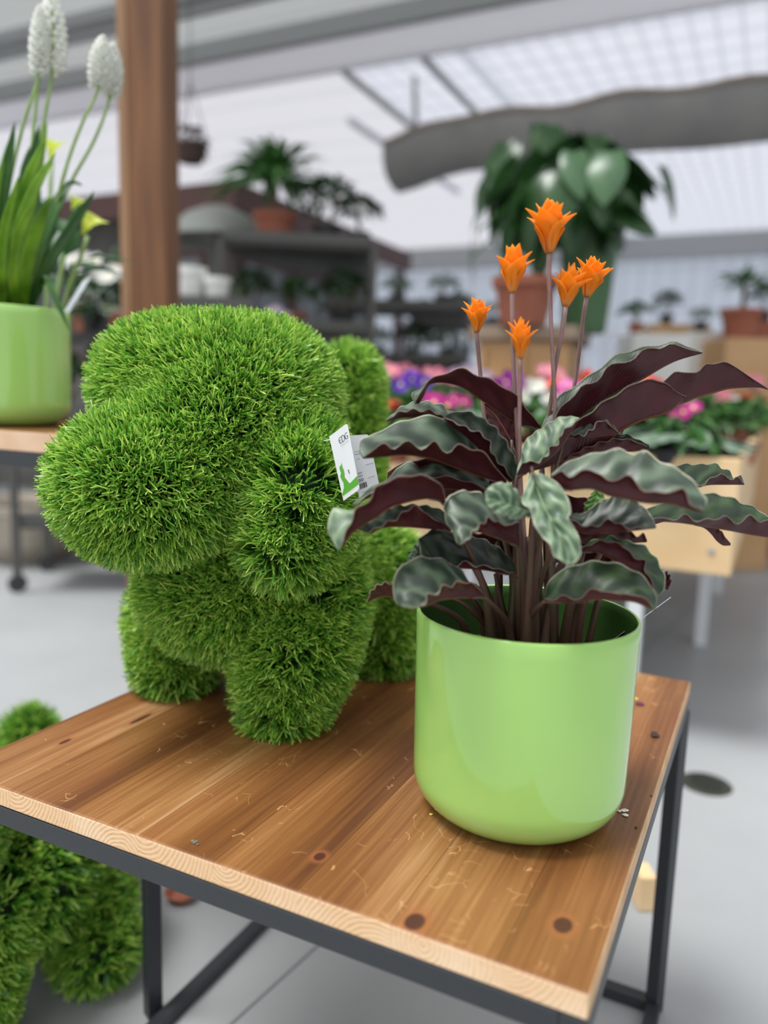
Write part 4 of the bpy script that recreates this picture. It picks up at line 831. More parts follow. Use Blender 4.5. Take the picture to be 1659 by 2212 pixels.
FL = [(945, 858, 2.15, 'magenta', 5, .027, .045, 'primrose with magenta flowers with yellow eyes, seen under the arching left leaf'),
      (892, 818, 2.45, 'violet', 7, .027, .06, 'primrose with violet-blue flowers beside the grass tail'),
      (862, 797, 2.75, 'pink', 8, .028, .07, 'primrose with soft pink flowers just right of the grass tail'),
      (985, 868, 2.35, 'magenta', 4, .025, .04, 'magenta primrose half hidden behind the arching left leaf'),
      (853, 872, 2.3, 'red', 3, .018, .02, 'small dark red primrose low beside the grass tail'),
      (948, 800, 3.0, 'pink', 8, .026, .08, 'pink primrose at the back row, left of the wooden plinth'),
      (1020, 800, 2.95, 'pale lilac', 7, .028, .07, 'pale lilac primrose in front of the left corner of the plinth'),
      (1098, 818, 2.5, 'purple', 7, .027, .055, 'purple primrose behind the flower stalks'),
      (1152, 838, 2.45, 'white', 5, .024, .05, 'white primrose between the flower stalks'),
      (1182, 822, 2.75, 'red', 4, .022, .035, 'red primrose behind the tallest flower stalk'),
      (1232, 838, 2.2, 'rose', 6, .026, .032, 'bright rose-pink primrose right of the tallest flower stalk'),
      (1262, 818, 2.5, 'red', 4, .02, .03, 'small scarlet primrose beside the rose-pink one'),
      (1408, 822, 2.3, 'red', 5, .024, .032, 'scarlet primrose framed between the two tall right leaves'),
      (1480, 888, 2.12, 'magenta', 4, .024, .03, 'magenta primrose under the leaf that reaches far right'),
      (1335, 810, 2.9, 'white', 6, .028, .06, 'white primrose at the back, over the upper right leaf'),
      (1190, 800, 3.0, 'pink', 5, .026, .06, 'light pink primrose at the foot of the plinth')]
for i, q in enumerate(FL): flowering(q[0], q[1], q[2], ZB, *q[3:7], q[7], seed=20 + i)
# the plants at its right end
for i, q in enumerate([(1588, 872, 3.3, 'white', 4, .026, .03, 'white primrose at the right end, beside a red one'), (1607, 862, 3.6, 'red', 5, .022, .03, 'red primrose beside the white one at the right end'),
          (1622, 822, 3.75, 'pink', 7, .03, .06, 'pink primrose at the right edge of the picture'), (1560, 850, 3.5, 'pink', 5, .026, .05, 'pink primrose between the bushy plants at the right')]):
    flowering(q[0], q[1], q[2], ZB, *q[3:7], q[7], seed=60 + i, leaves=90)
# round silvery leaves (cyclamen) at the front of the bench, bushy green behind
def cyclamen(px, py, Y, R, n, label, seed):
    c = at(px, py, Y); t = thing('potted_cyclamen', label, 'potted plant', (c[0], c[1], ZB), 0, 'cyclamens on the bench'); simple_pot(t, M_blk, .055, .07); rng = np.random.default_rng(seed)
    for k in range(n):
        a = k * 2.4 + seed; r = .018 + R * math.sqrt((k + .5) / n); h = c[2] - ZB + rng.uniform(-.02, .015); lw = .050; V = [(0, 0, 0)]; m = 18
        for j in range(m):
            ph = 2 * PI * j / m; rr = lw * (1 - .35 * max(0, math.cos(ph)) ** 6); V.append((-rr * math.cos(ph), rr * .85 * math.sin(ph), -.006 + .004 * math.sin(5 * ph)))
        mb = MB(); mb.add(V, [[0, 1 + j, 1 + (j + 1) % m] for j in range(m)]); mb.add(*tube([(0, 0, 0), (-r * .3 , 0, -(h - .06) * .5), (-r * .9, 0, -(h - .06))], .002, 5))
        o = mb.build('leaf', M_greyleaf, smooth=True); o.parent = t; o.location = (r * math.cos(a), r * math.sin(a), h); o.rotation_euler = (rng.normal() * .2, .25, a)
cyclamen(1445, 935, 2.12, .075, 12, 'cyclamen with silvery round leaves, under the far right reaching leaf', 1)
cyclamen(1545, 950, 2.14, .075, 12, 'cyclamen with silvery round leaves at the front right corner of the bench', 2)
cyclamen(1370, 925, 2.3, .06, 9, 'cyclamen with silvery leaves behind the tall maroon leaf', 3)
cyclamen(1010, 905, 2.12, .06, 9, 'cyclamen with silvery leaves behind the arching left leaf', 4)
for i, (x, y, Y, sc, lb) in enumerate([(1520, 905, 2.55, .62, 'bushy green plant behind the cyclamens at the right'), (1610, 925, 2.6, .6, 'bushy green plant at the right end of the trough'), (1340, 880, 2.65, .6, 'bushy green plant behind the tall maroon leaf'), (1450, 845, 2.9, .62, 'bushy green plant at the back, above the magenta primrose'), (850, 905, 2.5, .5, 'small bushy green plant right beside the grass tail')]):
    c = at(x, y, Y); dup(mid, (c[0], c[1], ZB), i, sc, lb, 'bushy plants in the trough')
# ---- wooden plinth with pots and the big climbing plant
pl = at(1135, 700, 3.45); z_pl = pl[2]
plinth = thing('wooden_plinth', 'tall pale wooden crate plinth carrying the big climbing plant', 'plinth', (pl[0], pl[1] + .25, ZB + .001), -.35); z_ab = z_pl; z_pl = z_pl - ZB - .001
M_plw = mat('orange_pine', (.50, .28, .12), .55, var=((.58, .35, .17), 4))
mb = MB(); mb.add(*box((.06, .1, z_pl / 2 - .03), (.40, .46, z_pl - .06))); o = bevel(mb.build('crate_body', M_plw), .006); o.parent = plinth
mb = MB(); mb.add(*box((.06, .1, z_pl - .03), (.47, .53, .06))); o = bevel(mb.build('lid', mat('weathered_board', (.30, .22, .16), .7)), .006); o.parent = plinth
for k, x in enumerate((-.12, .06, .24)):
    mb = MB(); mb.add(*box((x, -.138, z_pl / 2 - .04), (.03, .014, z_pl - .1))); o = mb.build('batten', M_plw); o.parent = plinth
z_pl = z_ab + .001
c = at(1130, 698, 3.55); t = thing('terracotta_pot', 'terracotta pot on the wooden plinth, behind the orange flowers', 'pot', (c[0], c[1], z_pl)); simple_pot(t, M_terra, .135, .20)
c = at(1262, 700, 3.85); gp = thing('tall_green_planter', 'tall dull green tapering planter behind the terracotta pot', 'planter', (c[0], c[1], z_pl - .0))
mb = MB(); hh = at(1262, 475, 3.85)[2] - z_pl; mb.add(*lathe([(.001, 0), (.095, 0), (.10, .02), (.140, hh * .95), (.148, hh), (.130, hh), (.125, hh * .9), (.001, hh * .9)], (0, 0, 0), 40)); o = mb.build('body', mat('dull_green_glaze', (.07, .16, .06), .45), smooth=False); o.parent = gp
def heart(L, Wl):
    pts = []; m = 9
    V = []; 
    for i in range(m):
        s = i / (m - 1); w = Wl * (math.sin(PI * min(1, s * .86 + .14)) ** .75) * (1 - .15 * s); x = L * s; dz = -.30 * L * s * s
        if s == 1: w = 0.0005
        V += [(x - (.10 * L if s < .15 else 0), -w, dz - .12 * w), (x, -w * .5, dz + .06 * w), (x, 0, dz), (x, w * .5, dz + .06 * w), (x - (.10 * L if s < .15 else 0), w, dz - .12 * w)]
    f = [[i * 5 + j, (i + 1) * 5 + j, (i + 1) * 5 + j + 1, i * 5 + j + 1] for i in range(m - 1) for j in range(4)]
    return np.array(V), f
vine = thing('climbing_plant', 'large philodendron with drooping broad green leaves, above the wooden plinth', 'potted plant', (c[0] - .10, c[1] - .08, z_pl + hh * .9))
def vleaf(px, py, Y, L, Wl, yaw, pitch, roll, m):
    c_ = at(px, py, Y); V, f = heart(L, Wl); mb = MB(); mb.add(V - [L * .5, 0, -.05 * L], f); o = mb.build('leaf', m, smooth=True); o.parent = vine; o.location = (c_ - np.array(vine.location)).tolist(); o.rotation_euler = (roll, pitch, yaw)
    mb2 = MB(); 
    return c_
M_vl = mat('glossy_vine_leaf', (.016, .055, .014), .28, var=((.035, .10, .025), 6), trans=.15); M_vp = mat('paler_vine_leaf', (.05, .12, .05), .3, var=((.08, .17, .075), 8), trans=.15)
VL = [(1310,375,3.35,.24,.085,-1.9,.9,0,1),(1250,370,3.4,.22,.075,-1.4,.9,.2,1),(1190,350,3.6,.22,.07,2.2,.5,0,0),(1130,375,3.6,.22,.07,2.6,.7,.3,0),(1075,385,3.5,.22,.05,3.0,.8,.4,0),(1040,420,3.45,.20,.03,3.0,1.2,.2,0),
      (1345,345,3.6,.2,.07,.3,.5,0,0),(1385,375,3.6,.24,.08,.2,.5,0,0),(1365,425,3.45,.24,.07,.2,.2,.6,0),(1420,392,3.6,.22,.06,.2,.4,.6,0),(1455,415,3.6,.24,.075,.3,.9,.9,0),(1378,470,3.5,.24,.085,.1,.15,1.0,0),(1300,430,3.4,.22,.075,-1.2,1.0,0,0),(1215,425,3.4,.24,.08,-1.7,1.0,0,0),
      (1155,430,3.5,.22,.07,-2.2,1.1,0,0),(1100,450,3.5,.22,.05,-2.7,1.1,0,0),(1140,500,3.5,.25,.045,-2.0,1.3,0,0),(1090,520,3.5,.2,.04,-2.4,1.3,0,0),(1060,470,3.5,.2,.03,3.0,1.2,0,0),(1030,500,3.45,.18,.022,3.0,1.3,0,0),(1015,560,3.45,.16,.018,3.0,1.4,0,0),(1085,590,3.5,.18,.022,2.6,1.3,0,0),
      (1270,330,3.8,.2,.06,1.,.3,0,0),(1220,325,3.8,.2,.06,2.,.3,0,0),(1165,560,3.6,.2,.05,-2,1.3,0,0),(1240,490,3.5,.24,.07,-1.4,1.2,0,0),(1310,490,3.7,.24,.07,-1.0,1.1,0,0),(1350,460,3.7,.18,.05,-.4,.8,0,0),(1185,490,3.7,.24,.08,-1.8,1.1,0,0),(1120,420,3.8,.24,.08,2.5,.9,0,0),(1270,400,3.7,.26,.1,-1.5,.8,0,0),(1200,390,3.7,.26,.1,-1.8,.8,0,0),(1330,400,3.7,.24,.09,-.6,.8,0,0)]
_r = np.random.default_rng(9)
for k in range(64):
    a_ = _r.uniform(0, 2 * PI); q_ = math.sqrt(_r.random()); px_ = 1200 + 185 * q_ * math.cos(a_); py_ = 415 + 105 * q_ * math.sin(a_)
    VL.append((px_, py_, 3.65 + _r.uniform(-.12, .3), .23, .078, math.atan2(-.3, (px_ - 1210) / 150) + _r.normal() * .4, .6 + _r.random() * .6, _r.normal() * .3, 0))
vs = MB(); vb = np.array(vine.location)
for q in VL:
    e = vleaf(*q[:8], (M_vl, M_vp)[q[8]]); vs.add(*tube([vb + [0, 0, -.05], vb * .5 + e * .5 + [0, 0, .12], e], .005, 5, rows=8))
vs.build('stem', M_mdleaf, vine, loc=vb).matrix_parent_inverse = Matrix.Translation(-vb)
# small palm-like plant far right with its clay pot on a crate
def spiky(name, label, px, py, Y, h, n, L, wl, trunk, seed, m, clay=True, base=None, group=None, mt=None):
    c = at(px, py, Y); z0 = c[2]; t = thing(name, label, 'potted plant', (c[0], c[1], z0), 0, group); simple_pot(t, mt or M_terra, .11, .17) if clay else None
    mb = MB(); mb.add(*tube([(0, 0, .1), (.01, 0, h)], [.018, .013], 8)); o = mb.build('trunk', M_bark); o.parent = t
    rng = np.random.default_rng(seed); d = sphere_dirs(n, rng); d[:, 2] = np.abs(d[:, 2]) * .9 + .15; v, f = leaf_quads(np.tile([0.01, 0, h], (n, 1)) + d * .02, d, L, wl, .7, rng); mb = MB(); mb.add(v, f); o = mb.build('leaf_crown', m); o.parent = t; return t
def pedestal(px, Y, z, w, m, label, name='display_block'):
    c = at(px, 860, Y); o = MB(); o.add(*box((0, 0, z / 2), (w, w, z))); b = bevel(o.build(name, m), .005); b.location = (c[0], c[1], 0); tag(b, label, 'display block'); return b
c_ = at(1596, 735, 4.6); pedestal(1596, 4.6, c_[2], .34, M_plw, 'orange-brown wooden block under the small palm at the right')
spiky('potted_palm', 'small palm in a clay pot, far right before the glazed wall', 1596, 735, 4.6, .30, 46, .20, .012, True, 5, M_mdleaf)
for i, (x, y, Y, z, w, m, lb) in enumerate([(1440, 705, 5.2, 0, .36, M_plw, 'orange-brown wooden block behind the upper right leaf tip'), (1510, 720, 4.9, 0, .26, M_whp, 'white block beside the small palm at the right'), (1400, 725, 4.4, 0, .30, M_whp, 'low white block behind the upper right leaf'), (1650, 700, 5.0, 0, .3, M_terra, 'rust-red block at the right edge behind the small palm')]):
    c_ = at(x, y, Y); pedestal(x, Y, c_[2], w, m, lb)
c_ = at(1520, 722, 4.9)
for i, (x, y, Y, lb, pr, sc) in enumerate([(1438, 703, 5.2, 'dark leafy plant on the orange-brown block at the right', dark, .55), (1648, 698, 5.0, 'dark leafy plant on the rust-red block at the right edge', dark, .6), (1512, 718, 4.9, 'grey-green plant on the white block beside the small palm', grey, .5), (1372, 722, 4.4, 'green plant on the low white block', mid, .5)]):
    c_ = at(x, y, Y); dup(pr, tuple(c_), i, sc, lb)

# ---- plant trolleys with shelves
def trolley(px, Y, W_, D_, H, shelves, label, rz=0., m=None):
    m = m or mat('dull_dark_metal', (.085, .085, .08), .55, .2)
    c = at(px, 860, Y); t = thing('plant_trolley', label, 'trolley', (c[0], c[1], 0), rz)
    for x in (-W_ / 2, W_ / 2):
        for y in (-D_ / 2, D_ / 2):
            mb = MB(); mb.add(*box((x, y, H / 2 + .04), (.03, .03, H - .08))); o = mb.build('upright', m); o.parent = t
            mb = MB(); mb.add(*tube([(x, y - .015, .04), (x, y + .015, .04)], .04, 14)); o = mb.build('wheel', M_blk); o.parent = t
    for z in shelves:
        mb = MB(); mb.add(*box((0, 0, z), (W_ - .032, D_ - .032, .03))); o = bevel(mb.build('shelf', m), .004); o.parent = t
        mb = MB(); mb.add(*box((0, -D_ / 2 + .008, z + .03), (W_ - .034, .012, .05))); o = mb.build('shelf_lip', m); o.parent = t
    return t, c
ORD = ['first', 'second', 'third', 'fourth', 'fifth']
def fill(c, W_, D_, z, n, protos, sc, where, rows=1, rz=0.):
    for r in range(rows):
        for k in range(n):
            x = -W_ / 2 + W_ * (k + .5) / n; y = -D_ / 4 + r * D_ / 2 if rows > 1 else 0; pr, word = protos[(k + r + int(z * 10)) % len(protos)]
            X = x * math.cos(rz) - y * math.sin(rz); Y_ = x * math.sin(rz) + y * math.cos(rz)
            dup(pr, (c[0] + X, c[1] + Y_, z + .0155), k * 1.3 + r, sc * random.uniform(.88, 1.08), f"{word}, {ORD[k]} from left, {where}" + (', back row' if r else ''), 'potted plants on the trolleys')
DK, MD, GR = (dark, 'dark leafy potted plant'), (mid, 'green potted plant'), (grey, 'grey-green potted plant')
t1, c1 = trolley(640, 4.5, .80, .42, 1.70, (.30, .80, 1.25, 1.69), 'grey metal trolley with a potted palm on top, behind the grass dog', .1)
fill(c1, .76, .4, 1.25, 3, [DK, MD, DK], .85, 'third shelf behind the grass dog', rz=.1); fill(c1, .76, .4, .80, 3, [DK, GR, MD], .9, 'second shelf behind the grass dog', rz=.1)
c_ = at(592, 545, 4.5); spiky('potted_palm', 'potted palm in a reddish clay pot, on top of the grey trolley', 592, 545, 4.5, .33, 150, .40, .017, True, 8, M_mdleaf).location.z = 1.7055
for i, (x, sc) in enumerate(((705, .95), (775, .72))): cq = at(x, 545, 4.5); dup(dark, (cq[0], cq[1], 1.7055), i, sc, ('larger' if i == 0 else 'smaller') + ' dark bush beside the potted palm on top of the grey trolley')
t2, c2 = trolley(850, 5.6, 1.0, .45, 1.50, (.30, .75, 1.15, 1.49), 'grey metal trolley left of the wooden plinth', -.1)
fill(c2, .96, .4, 1.15, 4, [GR, DK, GR, MD], .75, 'third shelf left of the plinth', rz=-.1); fill(c2, .96, .4, .75, 4, [DK, GR], .8, 'second shelf left of the plinth', rz=-.1); fill(c2, .96, .4, 1.49, 3, [GR], .8, 'top board left of the plinth', rz=-.1)
t3, c3 = trolley(985, 6.2, .8, .45, 1.45, (.30, .70, 1.1, 1.44), 'grey metal trolley just left of the hanging vine', 0)
fill(c3, .76, .4, 1.1, 3, [GR, MD, DK], .75, 'third shelf behind the vine', rz=0); fill(c3, .76, .4, .70, 3, [DK, GR], .8, 'second shelf behind the vine', rz=0); fill(c3, .76, .4, 1.44, 3, [GR, DK], .7, 'top board behind the vine', rz=0)
t4, c4 = trolley(195, 3.7, .56, .42, 1.35, (.30, .78, 1.14), 'grey metal trolley with white flowers in place of bright gaps, left of the post', .1)
t5, c5 = trolley(458, 3.72, .44, .40, 1.28, (.30, .78, 1.27), 'grey metal trolley right of the wooden post', .0)
fill(c5, .46, .4, .78, 2, [DK, MD], .9, 'second shelf right of the post', rz=0); fill(c4, .56, .4, .78, 2, [DK, MD], .9, 'second shelf left of the post', rz=.1)
fill(c4 + np.array([0, .12, 0]), .56, .4, 1.14, 2, [DK, DK], 1.0, 'top shelf left of the post', rz=.1)
for i, (x, y, Y, hue, n, lb) in enumerate([(180, 560, 3.5, 'white', 9, 'white flowers standing in for bright gaps between the green pot and the post, upper'), (240, 590, 3.5, 'white', 6, 'white flowers standing in for bright gaps, close to the left side of the post'), (250, 660, 3.45, 'white', 6, 'white flowers standing in for bright gaps low beside the post'), (190, 645, 3.45, 'white', 4, 'white flowers standing in for bright gaps beside the rim of the left green pot')]):  # white blossoms added in place of bright gaps to the outside
    flowering(x, y, 3.5, 1.156, hue, n + 3, .034, .07, lb, 'potted_daisy', 'white flowers in place of bright gaps, left of the post', 40, M_dkleaf, seed=90 + i)  # these daisies are added in place of bright gaps
for i, (x, y, R_, H_, lb) in enumerate([(408, 668, .075, .17, 'white pot in place of a bright opening, next to the right side of the post'), (468, 668, .060, .13, 'smaller white pot in place of a bright opening, second right of the post')]):  # white pots added where bright openings to the outside would show
    c = at(x, y, 3.64); t = thing('bright_gap_pot', lb, 'pot', (c[0], 3.64, 1.2855)); simple_pot(t, M_whp, R_, H_); mb = MB(); mb.add(*lathe([(.001, H_ * .86), (R_ * .5, H_ * .95), (R_ * .8, H_ * .86)], (0, 0, 0), 20)); o = mb.build('bright_gap_fill', M_whp); o.parent = t
flowering(592, 662, 4.15, .8155 + .0, 'pale lilac', 9, .03, .06, 'lilac flowering plant on the trolley behind the grass dog', 'potted_daisy', None, 40, M_dkleaf, seed=130).location = (at(592, 662, 4.2)[0], 4.31, .8155)
# ---- garden kiosk with a dark fascia
kc = at(505, 395, 5.6); ka, kb = (kc - TB)[:2] @ U[:2], (kc - TB)[:2] @ Wd[:2]; kz = kc[2]
kio = thing('garden_kiosk', 'dark kiosk with a red-brown roof edge behind the wooden post', 'kiosk', tuple(G(ka, kb, 0)), GA)
def kbox(n, m, a0, a1, b0, b1, z0, z1):
    mb = MB(); mb.add(*box(((a0 + a1) / 2, (b0 + b1) / 2, (z0 + z1) / 2), (a1 - a0, b1 - b0, z1 - z0))); o = mb.build(n, m); o.parent = kio; return o
M_kf = mat('red_brown_fascia', (.085, .030, .026), .5); M_kw = mat('grey_brown_boards', (.10, .095, .085), .7, var=((.15, .145, .13), 4)); M_kg = mat('kiosk_glass', (.20, .22, .22), .15)
kbox('fascia', M_kf, 0, .04, 0, 3.6, kz - .16, kz + .02); kbox('fascia', M_kf, .04, 2.9, 0, .04, kz - .16, kz + .02); kbox('roof', M_kf, .04, 2.9, .04, 3.6, kz - .03, kz)
kbox('wall', M_kw, .40, .45, .4, 3.5, 0, kz - .03); kbox('wall', M_kw, .45, 2.8, .4, .45, 0, kz - .03)
for k in range(4):
    o = kbox('window_frame', M_kf, .385, .40, .55 + k * .72, 1.15 + k * .72, 1.15, kz - .35); q = kbox('pane', M_kg, .375, .385, .60 + k * .72, 1.10 + k * .72, 1.2, kz - .40); q.parent = o
for k in range(3):
    o = kbox('window_frame', M_kf, .6 + k * .75, 1.2 + k * .75, .385, .40, 1.15, kz - .35); q = kbox('pane', M_kg, .65 + k * .75, 1.15 + k * .75, .375, .385, 1.2, kz - .40); q.parent = o
for (a, b) in ((.02, .06), (2.8, .06), (.02, 3.5)): kbox('post', M_kf, a, a + .07, b, b + .07, 0, kz - .16)
# closed grey parasol-like awning right of the post
c = at(470, 520, 4.9); t = thing('grey_awning', 'grey domed fabric awning right of the wooden post', 'awning', (c[0], c[1], 0)); zA = c[2]
mb = MB(); mb.add(*lathe([(.30, zA), (.27, zA + .07), (.19, zA + .14), (.08, zA + .19), (.001, zA + .2)], (0, 0, 0), 20)); o = mb.build('canopy', mat('grey_canvas', (.26, .27, .25), .8), smooth=True); o.parent = t
mb = MB(); mb.add(*tube([(0, 0, .02), (0, 0, zA + .19)], .02, 10)); mb.add(*lathe([(.001, 0), (.2, 0), (.2, .04), (.001, .04)], (0, 0, 0), 24)); o = mb.build('pole', M_blk); o.parent = t
# dark hanging basket by the post
c = at(412, 330, 4.4); t = thing('hanging_basket', 'small dark hanging basket just right of the post top', 'basket', tuple(c))
mb = MB(); mb.add(*lathe([(.001, -.06), (.06, -.05), (.09, .03), (.095, .04), (.08, .03)], (0, 0, 0), 20)); o = mb.build('bowl', mat('dark_coir', (.06, .035, .03), .9)); o.parent = t
mb = MB(); mb.add(*foliage((0, 0, .05), (.06, .06, .10), 60, .07, .012, 4)); o = mb.build('foliage', mat('brown_foliage', (.07, .045, .035), .6)); o.parent = t
mb = MB()
for k in range(3): mb.add(*tube([(.09 * math.cos(k * 2.1), .09 * math.sin(k * 2.1), .04), (0, 0, .35), (0, 0, 3.40 - c[2])], .003, 5))
o = mb.build('hanger', M_blk); o.parent = t
# large planter bowl and crate by the floor on the left
c = onz(20, 1225, 0); t = thing('planter_bowl', 'big beige bowl planter on the floor below the left table', 'planter', (c[0], c[1] + .25, 0))
mb = MB(); mb.add(*lathe([(.001, 0), (.17, 0), (.26, .10), (.32, .27), (.335, .28), (.335, .31), (.30, .31), (.27, .25), (.001, .24)], (0, 0, 0), 40)); o = mb.build('bowl', mat('beige_clay', (.36, .31, .25), .7, var=((.42, .37, .30), 4))); o.parent = t
mb = MB(); mb.add(*lathe([(.001, .262), (.26, .255), (.29, .25)], (0, 0, 0), 32)); o = mb.build('soil', M_soil); o.parent = t

# ================================================================ LEFT TABLE WITH WHITE FLOWERING BULBS
lb0 = np.array([-.318, 1.05, 0]); LZ = .8605
lt = square_table((lb0[0], lb0[1]), GA, .55, .55, LZ, .030, .022, 'second wooden table on black steel frame, carrying the green pot at the left edge', [(.011, .011), (.539, .011), (.539, .539), (.011, .539)], [((.539, .022), (.539, .528))], M_top, mat('pale_board_end', (.62, .40, .26), .6, var=((.68, .47, .32), 20)), M_side)
QP = at(12, 915, 1.31); QX, QY = QP[0], QP[1]
pot2 = lime_pot((QX, QY, LZ), 'glossy green ceramic pot cut off by the left edge, on the second table', H=.186)
bulb = thing('flowering_bulbs', 'white grape-hyacinth-like flowers with long strap leaves, in the green pot at the left', 'potted plant', (QX, QY, LZ))
mb = MB(); mb.add(*lathe([(.001, .175), (.06, .175), (.094, .170), (.094, .12)], (0, 0, 0), 40)); o = mb.build('soil', M_soil, smooth=True); o.parent = bulb
M_strap = mat('strap_leaf', (.11, .27, .012), .35, var=((.28, .50, .04), 22), trans=.4); M_strap2 = mat('strap_leaf_dark', (.025, .10, .015), .35, var=((.07, .20, .03), 20), trans=.3)
M_bst = mat('bulb_stem', (.28, .42, .12), .4, var=((.36, .50, .20), 30), trans=.2); M_bell = mat('white_bell', (.93, .94, .90), .45, trans=.5)
def strap(P, w, m, seed, tw=.5):
    P = crom([at(*p[:2], p[2]) for p in P], 26); T = np.gradient(P, axis=0); T /= np.linalg.norm(T, axis=1)[:, None]; V = []; rng = np.random.default_rng(seed); a0 = rng.uniform(-.6, .6)
    for i in range(26):
        s = i / 25; a = a0 + tw * s; sd = np.cross(T[i], [math.sin(a), -math.cos(a), .1]); sd /= np.linalg.norm(sd); nn = np.cross(sd, T[i]); ww = w * (.65 + .5 * s if s < .45 else .875) * (1 - max(0, s - .72) / .28) ** .7 + .0003
        for j, c in enumerate((-1, -.5, 0, .5, 1)): V.append(P[i] + sd * ww * c + nn * ww * .45 * c * c)
    mb = MB(); mb.add(V, [[i * 5 + j, (i + 1) * 5 + j, (i + 1) * 5 + j + 1, i * 5 + j + 1] for i in range(25) for j in range(4)])
    o = mb.build('leaf', m, smooth=True, loc=(QX, QY, LZ)); o.location = (0, 0, 0); o.parent = bulb; sdm = o.modifiers.new('thick', 'SOLIDIFY'); sdm.thickness = .0012
Q = QY
for i, (P, w, d) in enumerate([([(15,655,Q),(45,480,Q-.03),(85,268,Q-.02)],.010,1),([(0,655,Q),(8,430,Q-.04),(32,262,Q-.05)],.009,1),([(30,660,Q),(62,480,Q-.03),(102,262,Q)],.010,0),([(45,660,Q),(95,520,Q-.03),(145,405,Q),(178,400,Q+.03)],.011,1),
     ([(60,660,Q),(110,560,Q),(160,480,Q+.03),(203,412,Q+.05)],.010,1),([(20,660,Q-.02),(25,540,Q-.07),(58,400,Q-.09),(95,300,Q-.08)],.011,0),([(5,665,Q-.02),(20,560,Q-.08),(70,420,Q-.10),(120,330,Q-.08)],.009,0),([(35,660,Q),(40,500,Q),(60,350,Q+.02),(95,280,Q+.04)],.009,1),
     ([(-10,660,Q),(-20,500,Q),(5,380,Q),(20,300,Q)],.009,0),([(50,665,Q-.02),(62,560,Q-.05),(88,470,Q-.06),(112,420,Q-.06)],.010,0),([(70,660,Q),(95,600,Q-.02),(120,650,Q-.05),(150,715,Q-.06)],.006,1),([(0,660,Q),(-15,560,Q-.05),(-10,440,Q-.08),(8,350,Q-.1)],.010,0),
     ([(25,660,Q+.03),(55,540,Q+.05),(75,450,Q+.06),(80,350,Q+.06)],.013,1),([(40,665,Q-.03),(28,600,Q-.08),(42,500,Q-.10),(80,430,Q-.1)],.009,0),([(65,660,Q),(85,560,Q),(110,480,Q+.02),(135,440,Q+.03)],.011,1),([(10,660,Q),(5,600,Q-.07),(10,500,Q-.1),(40,380,Q-.12)],.008,0)]): strap(P, w, (M_strap, M_strap2)[d], i)
def bell(R):
    return lathe([(.001, -R * 1.0), (R * .72, -R * .75), (R * .9, -R * .1), (R * .62, R * .75), (R * .80, R * .98), (R * .5, R * .7)], (0, 0, 0), 7)
def spike(top, base, wid, path, seed):
    t, b = at(*top), at(*base); ax = t - b; H = np.linalg.norm(ax); ax /= H; x = np.cross(ax, [0, 1, 0]); x /= np.linalg.norm(x); y = np.cross(ax, x); rng = np.random.default_rng(seed)
    mb = MB(); n = 84; bv, bf = bell(.0052)
    for k in range(n):
        s = (k + .5) / n; a = k * 2.39996; r = wid * (.55 + .55 * math.sin(PI * min(1, s * .9 + .12)) - .5 * s ** 5) * .78; c = b + ax * H * s; d = x * math.cos(a) + y * math.sin(a); p = c + d * r
        zz = d * .8 - ax * (.6 - .9 * s) + rng.normal(size=3) * .15; zz /= np.linalg.norm(zz); xx = np.cross(zz, [.3, .2, .9]); xx /= np.linalg.norm(xx); R_ = np.array([xx, np.cross(zz, xx), zz]).T; mb.add(bv @ R_.T * (1.15 - .4 * s) + p, bf)
    st = MB(); P = [t - ax * H * .1, b] + [at(*q) for q in path]; st.add(*tube(P, [.0020, .0028, .0032, .0034], 8, rows=30)); so_ = st.build('flower_stem', M_bst, smooth=True, loc=(QX, QY, LZ)); so_.location = (0, 0, 0); so_.parent = bulb
    o = mb.build('flower_spike', M_bell, smooth=True, loc=(QX, QY, LZ)); o.location = (0, 0, 0); o.parent = so_
spike((112,-25,Q), (112,155,Q), .021, [(95,260,Q),(68,420,Q),(35,655,Q)], 1)
spike((86,15,Q-.03), (84,158,Q-.03), .012, [(50,270,Q-.02),(15,430,Q),(-5,655,Q)], 2)
spike((222,80,Q-.02), (214,186,Q-.02), .016, [(180,260,Q-.02),(148,345,Q-.02),(110,480,Q-.01),(55,655,Q)], 3)
spike((245,95,Q+.03), (238,205,Q+.03), .015, [(205,300,Q+.03),(150,400,Q+.03),(100,520,Q+.02),(60,655,Q)], 4)
P = [at(60, 400, Q - .01), at(62, 200, Q), at(75, 120, Q)]; st = MB(); st.add(*tube([at(20, 655, Q), at(60, 400, Q), at(80, 200, Q), at(95, 60, Q)], [.0034, .003, .0024], 8, rows=24)); o = st.build('flower_stem', M_bst, smooth=True, loc=(QX, QY, LZ)); o.location = (0, 0, 0); o.parent = bulb
